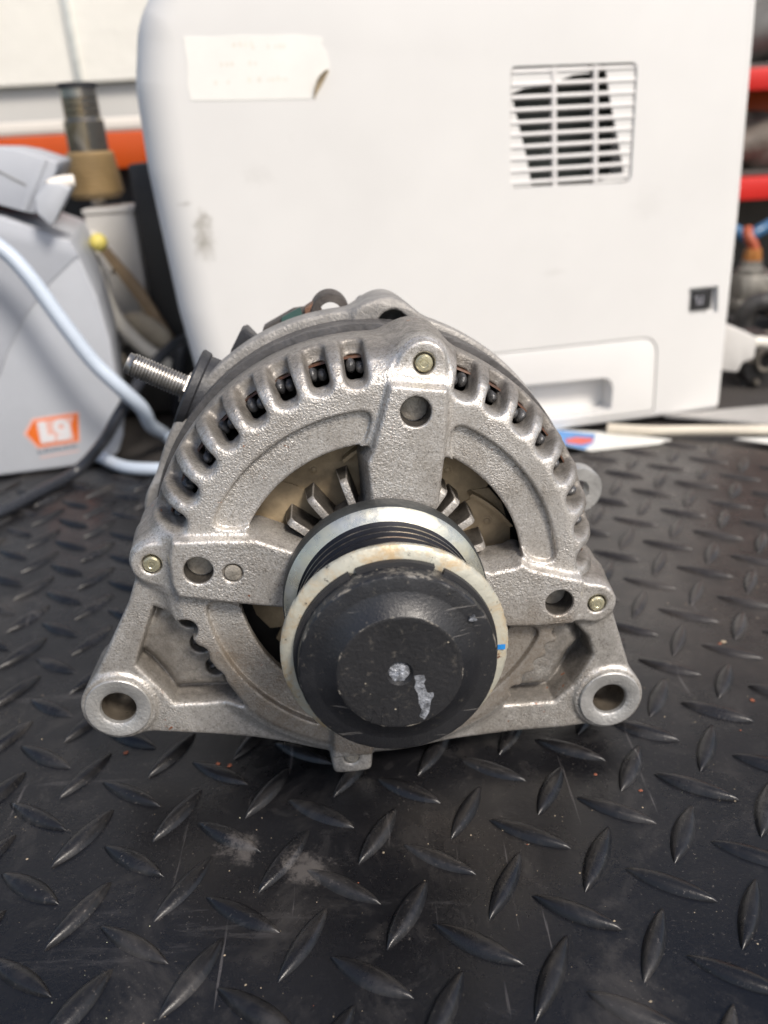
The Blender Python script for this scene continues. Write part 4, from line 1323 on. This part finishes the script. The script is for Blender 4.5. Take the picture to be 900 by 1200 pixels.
for (cx, cz) in ((-214, 121), (-206.5, 119.5)):
    revolve(mb, [(2.0, -4), (4.2, -4), (4.6, -3), (4.6, 3), (4.2, 4), (2.0, 4)], 6, None, lambda r, a, w, cx=cx, cz=cz: (cx + r * math.cos(a), 618 - w, cz + r * math.sin(a)), closed=True)
tube(mb, [(-222, 618, 121), (-200, 618, 119)], 1.9, 10)
o = mb.build('hex_nuts', None, M['brass'], 'auto')
o.name = 'hex_nut_bolt'; tag(o, 'greasy metal bolt with two hex nuts beside the yellow bulb', 'bolt')
o = prism_obj('tan_strip', round_poly([(-193, 121), (-187, 123), (-166, 92), (-148, 52), (-153, 48), (-172, 84)], 1.5, 3), 612, 616, None, M['tan_wood'], .5)
tag(o, 'tan wooden strip leaning down beside the black panel', 'strip')
mb = MB()
vs = []; fs = []
for i in range(13):
    u = i / 12
    c_ = Vector((-184, 612, 74)).lerp(Vector((-150, 606, 60)), u)
    rr_ = 15 * math.sin(PI * (.08 + .84 * u)) ** .6
    for k in range(14):
        a = 2 * PI * k / 14
        vs.append((c_.x, c_.y + 6 * math.cos(a) * (rr_ / 15), c_.z - 4 + rr_ * math.sin(a) * .8))
for i in range(12):
    for k in range(14):
        k2 = (k + 1) % 14
        fs.append((i * 14 + k, i * 14 + k2, i * 14 + 14 + k2, i * 14 + 14 + k))
fs += [tuple(range(14)), tuple(reversed(range(12 * 14, 13 * 14)))]
mb.add(vs, fs)
o = mb.build('beige_pouch', None, M['pouch'], True); tag(o, 'soft beige pouch wedged beside the black panel', 'pouch')
o = bbox_obj('dark_case', (-165, 622, 24), (62, 34, 48), None, M['darkpanel'], 4); tag(o, 'low black case under the beige pouch', 'case')

# ================================================================== BACK WALL AND SHELVES
mb = MB(); box_into(mb, (0, 1320, 250), (2600, 40, 1820)); structure(mb.build('wall', None, M['wallgrey'], False))
# pale window strip high on the wall behind
win = thing('window', 'pale bright window band high on the wall at upper left', 'window', (-420, 1290, 268))
for x0, x1 in ((-300, 27), (37, 250)):
    bbox_obj('window_pane', ((x0 + x1) / 2, 0, 75), (x1 - x0, 6, 150), win, M['wall'], 0)
bbox_obj('window_bar', (32, -2, 75), (10, 12, 150), win, simple('bar_grey', (0.60, 0.62, 0.59, 1), .5), 1)
sh = thing('orange_shelf', 'orange painted shelf beam with a cream ledge on top behind the grey machine', 'shelf', (-330, 915, 0))
bbox_obj('shelf_beam', (0, 0, 183), (420, 30, 34), sh, M['orange'], 2)
bbox_obj('shelf_board', (0, 28, 207), (420, 86, 11), sh, M['ledge'], 1.5)
for x in (-190, 190):
    bbox_obj('shelf_post', (x, 20, -220), (34, 30, 840), sh, M['orange'], 2)
bbox_obj('shelf_back', (0, 48, 80), (420, 4, 190), sh, M['darkpanel'], .5)
rk = thing('red_shelf_rack', 'red painted shelf rack with two beams to the right of the printer', 'shelf', (470, 930, 0))
bbox_obj('rack_beam', (0, -20, 216), (340, 24, 20), rk, M['red'], 2)
bbox_obj('rack_beam', (0, -20, 115), (340, 24, 22), rk, M['red'], 2)
bbox_obj('rack_board', (0, 60, 228), (340, 150, 5), rk, M['shelfback'], 1)
bbox_obj('rack_board', (0, 60, 129), (340, 150, 5), rk, M['shelfback'], 1)
bbox_obj('dark_rack_backing', (0, 140, 150), (340, 6, 900), rk, M['shelfback'], .5)  # added dark sheet that keeps the background behind the rack dark
for x in (-160, 160):
    bbox_obj('rack_post', (x, 90, -110), (26, 26, 1060), rk, M['red'], 2)
def lump(name, label, cat, c, s, m, seed, rough=.18, n=14):
    rr = random.Random(seed)
    ph = [(rr.uniform(0, 6), rr.uniform(1.5, 4), rr.uniform(1.5, 4)) for _ in range(4)]
    mb = MB(); vs = []; fs = []
    for i in range(n + 1):
        th = PI * i / n
        for k in range(2 * n):
            a = PI * k / n
            f_ = 1 + rough * sum(math.sin(p + q * th + r_ * math.cos(a) * 1.3 + math.sin(a) * q) for p, q, r_ in ph) / 2
            vs.append((c[0] + s[0] * f_ * math.sin(th) * math.cos(a), c[1] + s[1] * f_ * math.sin(th) * math.sin(a), c[2] + s[2] * f_ * math.cos(th)))
    for i in range(n):
        for k in range(2 * n):
            k2 = (k + 1) % (2 * n)
            fs.append((i * 2 * n + k, i * 2 * n + k2, (i + 1) * 2 * n + k2, (i + 1) * 2 * n + k))
    mb.add(vs, fs)
    o = mb.build(name, None, m, True)
    return tag(o, label, cat)
lump('cloth_sack', 'grey brown sack lying on the shelf between the two red beams', 'sack', (408, 945, 157), (58, 34, 27), M['greycloth'], 1)
o = bbox_obj('orange_carton', (440, 1010, 176), (110, 50, 86), None, M['orange'], 2); tag(o, 'orange carton standing behind the sack on the red rack', 'carton')
lump('dark_bundle', 'dark grey bundle on the top shelf of the red rack', 'bundle', (418, 960, 262), (62, 36, 32), simple('grey_bundle', (0.14, 0.135, 0.125, 1), .7, 0, .5, 20), 4)

# parts heaped on the floor to the right of the printer
crate = bbox_obj('dark_crate', (372, 765, 12), (120, 110, 24), None, M['darkpanel'], 3); tag(crate, 'low dark crate on the floor right of the printer', 'crate')
fit = thing('carburettor', 'grey greasy metal carburettor body on the dark crate beside the printer', 'engine part', (347, 748, 24))
bbox_obj('fitting_body', (0, 0, 22), (42, 30, 22), fit, M['fitting'], 3)
bbox_obj('fitting_base', (2, 0, 6), (48, 34, 12), fit, M['fitting'], 2)
mb = MB(); revolve(mb, [(4, -6), (9, -6), (10, -4), (10, 10), (9, 12), (4, 12)], 24, None, lambda r, a, w: (6 + r * math.cos(a), -18 - w, 8 + r * math.sin(a)), closed=True); mb.build('fitting_flange', fit, M['brass'])
mb = MB(); lathe_z(mb, [(0, 32), (12, 32), (12, 37), (9, 39), (9, 44), (0, 44)], (-8, 0, 0), 20); mb.build('fitting_neck', fit, M['fitting'])
mb = MB(); lathe_z(mb, [(0, 44), (8, 44), (8.5, 46), (7, 54), (0, 54)], (-8, 0, 0), 8); mb.build('orange_cap', fit, simple('orange_cap', (0.36, 0.14, 0.03, 1), .5))
tube_obj('red_hose', [(-8, 0, 50), (-8, 0, 56), (-13, 2, 64), (-12, 8, 70)], 4.4, fit, M['redor'])
mb = MB(); revolve(mb, [(6, -2), (10, -2), (11, -1), (11, 2), (10, 3), (6, 3)], 28, None, lambda r, a, w: (14 + r * .62 * math.cos(a), -20 - w, 48 + r * .62 * math.sin(a)), closed=True); mb.build('steel_ring', fit, M['stud'])
tube_obj('steel_bracket', [(14, -14, 40), (14, -14, 36), (12, -10, 32)], 2.5, fit, M['stud'])
tag(tube_obj('blue_hose', [(318, 800, 74), (328, 790, 92), (338, 788, 89), (349, 788, 83), (362, 790, 88), (380, 800, 94)], 5.6, None, M['bluepl']), 'blue hose bending behind the red hose right of the printer', 'hose')
ep = thing('oily_motor', 'black oily electric motor lying on the floor right of the printer', 'motor', (296, 612, 0))
def axm(r, a, w): return (r * math.cos(a), -w, 14 + r * math.sin(a))
mb = MB(); revolve(mb, [(0, 13), (4, 13.5), (5, 12), (9, 12), (10, 10), (17, 9.5), (19, 7), (19.5, 0), (20, -30), (0, -32)], 36, None, axm); mb.build('motor_case', ep, M['oily'])
mb = MB(); revolve(mb, [(5.5, 10), (8.6, 10), (9, 14), (8.4, 15.4), (6, 15)], 28, None, lambda r, a, w: (-3 + r * math.cos(a), -w, 19 + r * math.sin(a)), closed=True); mb.build('motor_ring', ep, M['brass'])
for a in (20, 95, 165, 240, 310):
    mb = MB(); revolve(mb, [(0, 12.4), (1.8, 12.2), (2.2, 11), (2.2, 8)], 8, None, lambda r, q, w, a=a: (14.5 * math.cos(R_(a)) + r * math.cos(q), -w, 14 + 14.5 * math.sin(R_(a)) + r * math.sin(q))); mb.build('motor_screw', ep, M['brass'])
bbox_obj('motor_foot', (0, 10, -3), (30, 26, 6), ep, M['oily'], 1)
# odds and ends heaped on the crate and behind the motor
g = thing('gear_wheel', 'dull steel gear wheel leaning behind the carburettor', 'gear', (372, 742, 44))
mb = MB(); gp = []
for k in range(48):
    a = 2 * PI * k / 48
    r = 17 if (k // 2) % 2 else 20
    gp.append((r * math.cos(a), r * math.sin(a)))
prism(mb, gp, -5, 5); mb.build('toothed_rim', g, M['fitting'], False)
mb = MB(); revolve(mb, [(3, 8), (7, 8), (7.5, 7), (7.5, 4), (3, 4)], 24, None, lambda r, a, w: (r * math.cos(a), -w, r * math.sin(a)), closed=True); mb.build('gear_hub', g, M['oily'])
tag(tube_obj('pipe_elbow', [(318, 700, 4), (318, 700, 26), (322, 698, 38), (334, 694, 42), (360, 690, 42)], 8.5, None, M['oily']), 'black iron pipe elbow standing between the motor and the crate', 'pipe')
tag(tube_obj('wire_coil', [(300 + (13 + .4 * k) * math.cos(k * .7), 690 + (13 + .4 * k) * math.sin(k * .7), 3 + .5 * k) for k in range(30)], 1.8, None, M['cable_black'], 8, 4), 'black wire coiled on the floor behind the motor', 'wire')
o = prism_obj('angle_bracket', round_poly([(0, 0), (46, 0), (46, 5), (6, 5), (6, 40), (0, 40)], 1, 2), 0, 22, None, M['brass'], .6)
o.location = (0.352, 0.69, 0.0); tag(o, 'greasy steel angle bracket standing in front of the dark crate', 'bracket')
lump('oily_rag', 'dark oily rag crumpled on the floor in front of the crate', 'rag', (330, 655, 10), (30, 24, 12), M['greycloth'], 8, .3)
tag(tube_obj('clear_hose', [(-214, 612, 92), (-203, 606, 84), (-196, 604, 62), (-186, 606, 40), (-170, 612, 24), (-152, 616, 10)], 3.4, None, M['pouch']), 'thin beige hose sagging behind the cream cable', 'hose')
tag(tube_obj('black_hose', [(-150, 590, 4), (-146, 588, 30), (-140, 590, 52), (-132, 600, 60), (-126, 612, 40), (-124, 620, 6)], 5.0, None, M['cable_black']), 'black hose looping up between the cream cable and the printer', 'hose')
# papers and strips along the edge of the mat
leaf = thing('leaflet', 'printed leaflet with a blue and red corner lying under the edge of the printer', 'leaflet', (0, 0, 0.6))
prism_obj('leaflet_sheet', [(98, 508), (131, 478), (176, 484), (186, 490), (152, 509), (120, 520)], 0, .5, leaf, M['paper'], 0, to=lambda x, z, d: (x, z, d))
prism_obj('blue_print', [(100, 507), (128, 481), (136, 490), (142, 507), (120, 518)], .5, .62, leaf, M['paper_blue'], 0, to=lambda x, z, d: (x, z, d))
prism_obj('red_print', [(120, 493), (128, 489), (136, 492), (138, 500), (128, 503), (120, 500)], .62, .74, leaf, M['paper_red'], 0, to=lambda x, z, d: (x, z, d))
tag(tube_obj('cream_rod', [(150, 509, 4), (176, 500, 4), (205, 496, 4), (245, 490, 4), (300, 482, 4)], 3.4, None, M['stick']), 'cream plastic rod lying along the far edge of the mat', 'rod')
o = prism_obj('grey_board', [(196, 534), (206, 530), (240, 512), (262, 500), (300, 500), (300, 545)], 0.3, 3, None, M['board'], .4, to=lambda x, z, d: (x, z, d)); tag(o, 'pale grey board lying on the floor behind the cream rod', 'board')
o = prism_obj('paper_scrap', [(225, 486), (250, 468), (285, 462), (290, 480)], 0.4, 1.0, None, M['paper'], 0, to=lambda x, z, d: (x, z, d + .2)); tag(o, 'off white paper scrap beyond the far right corner of the mat', 'paper')
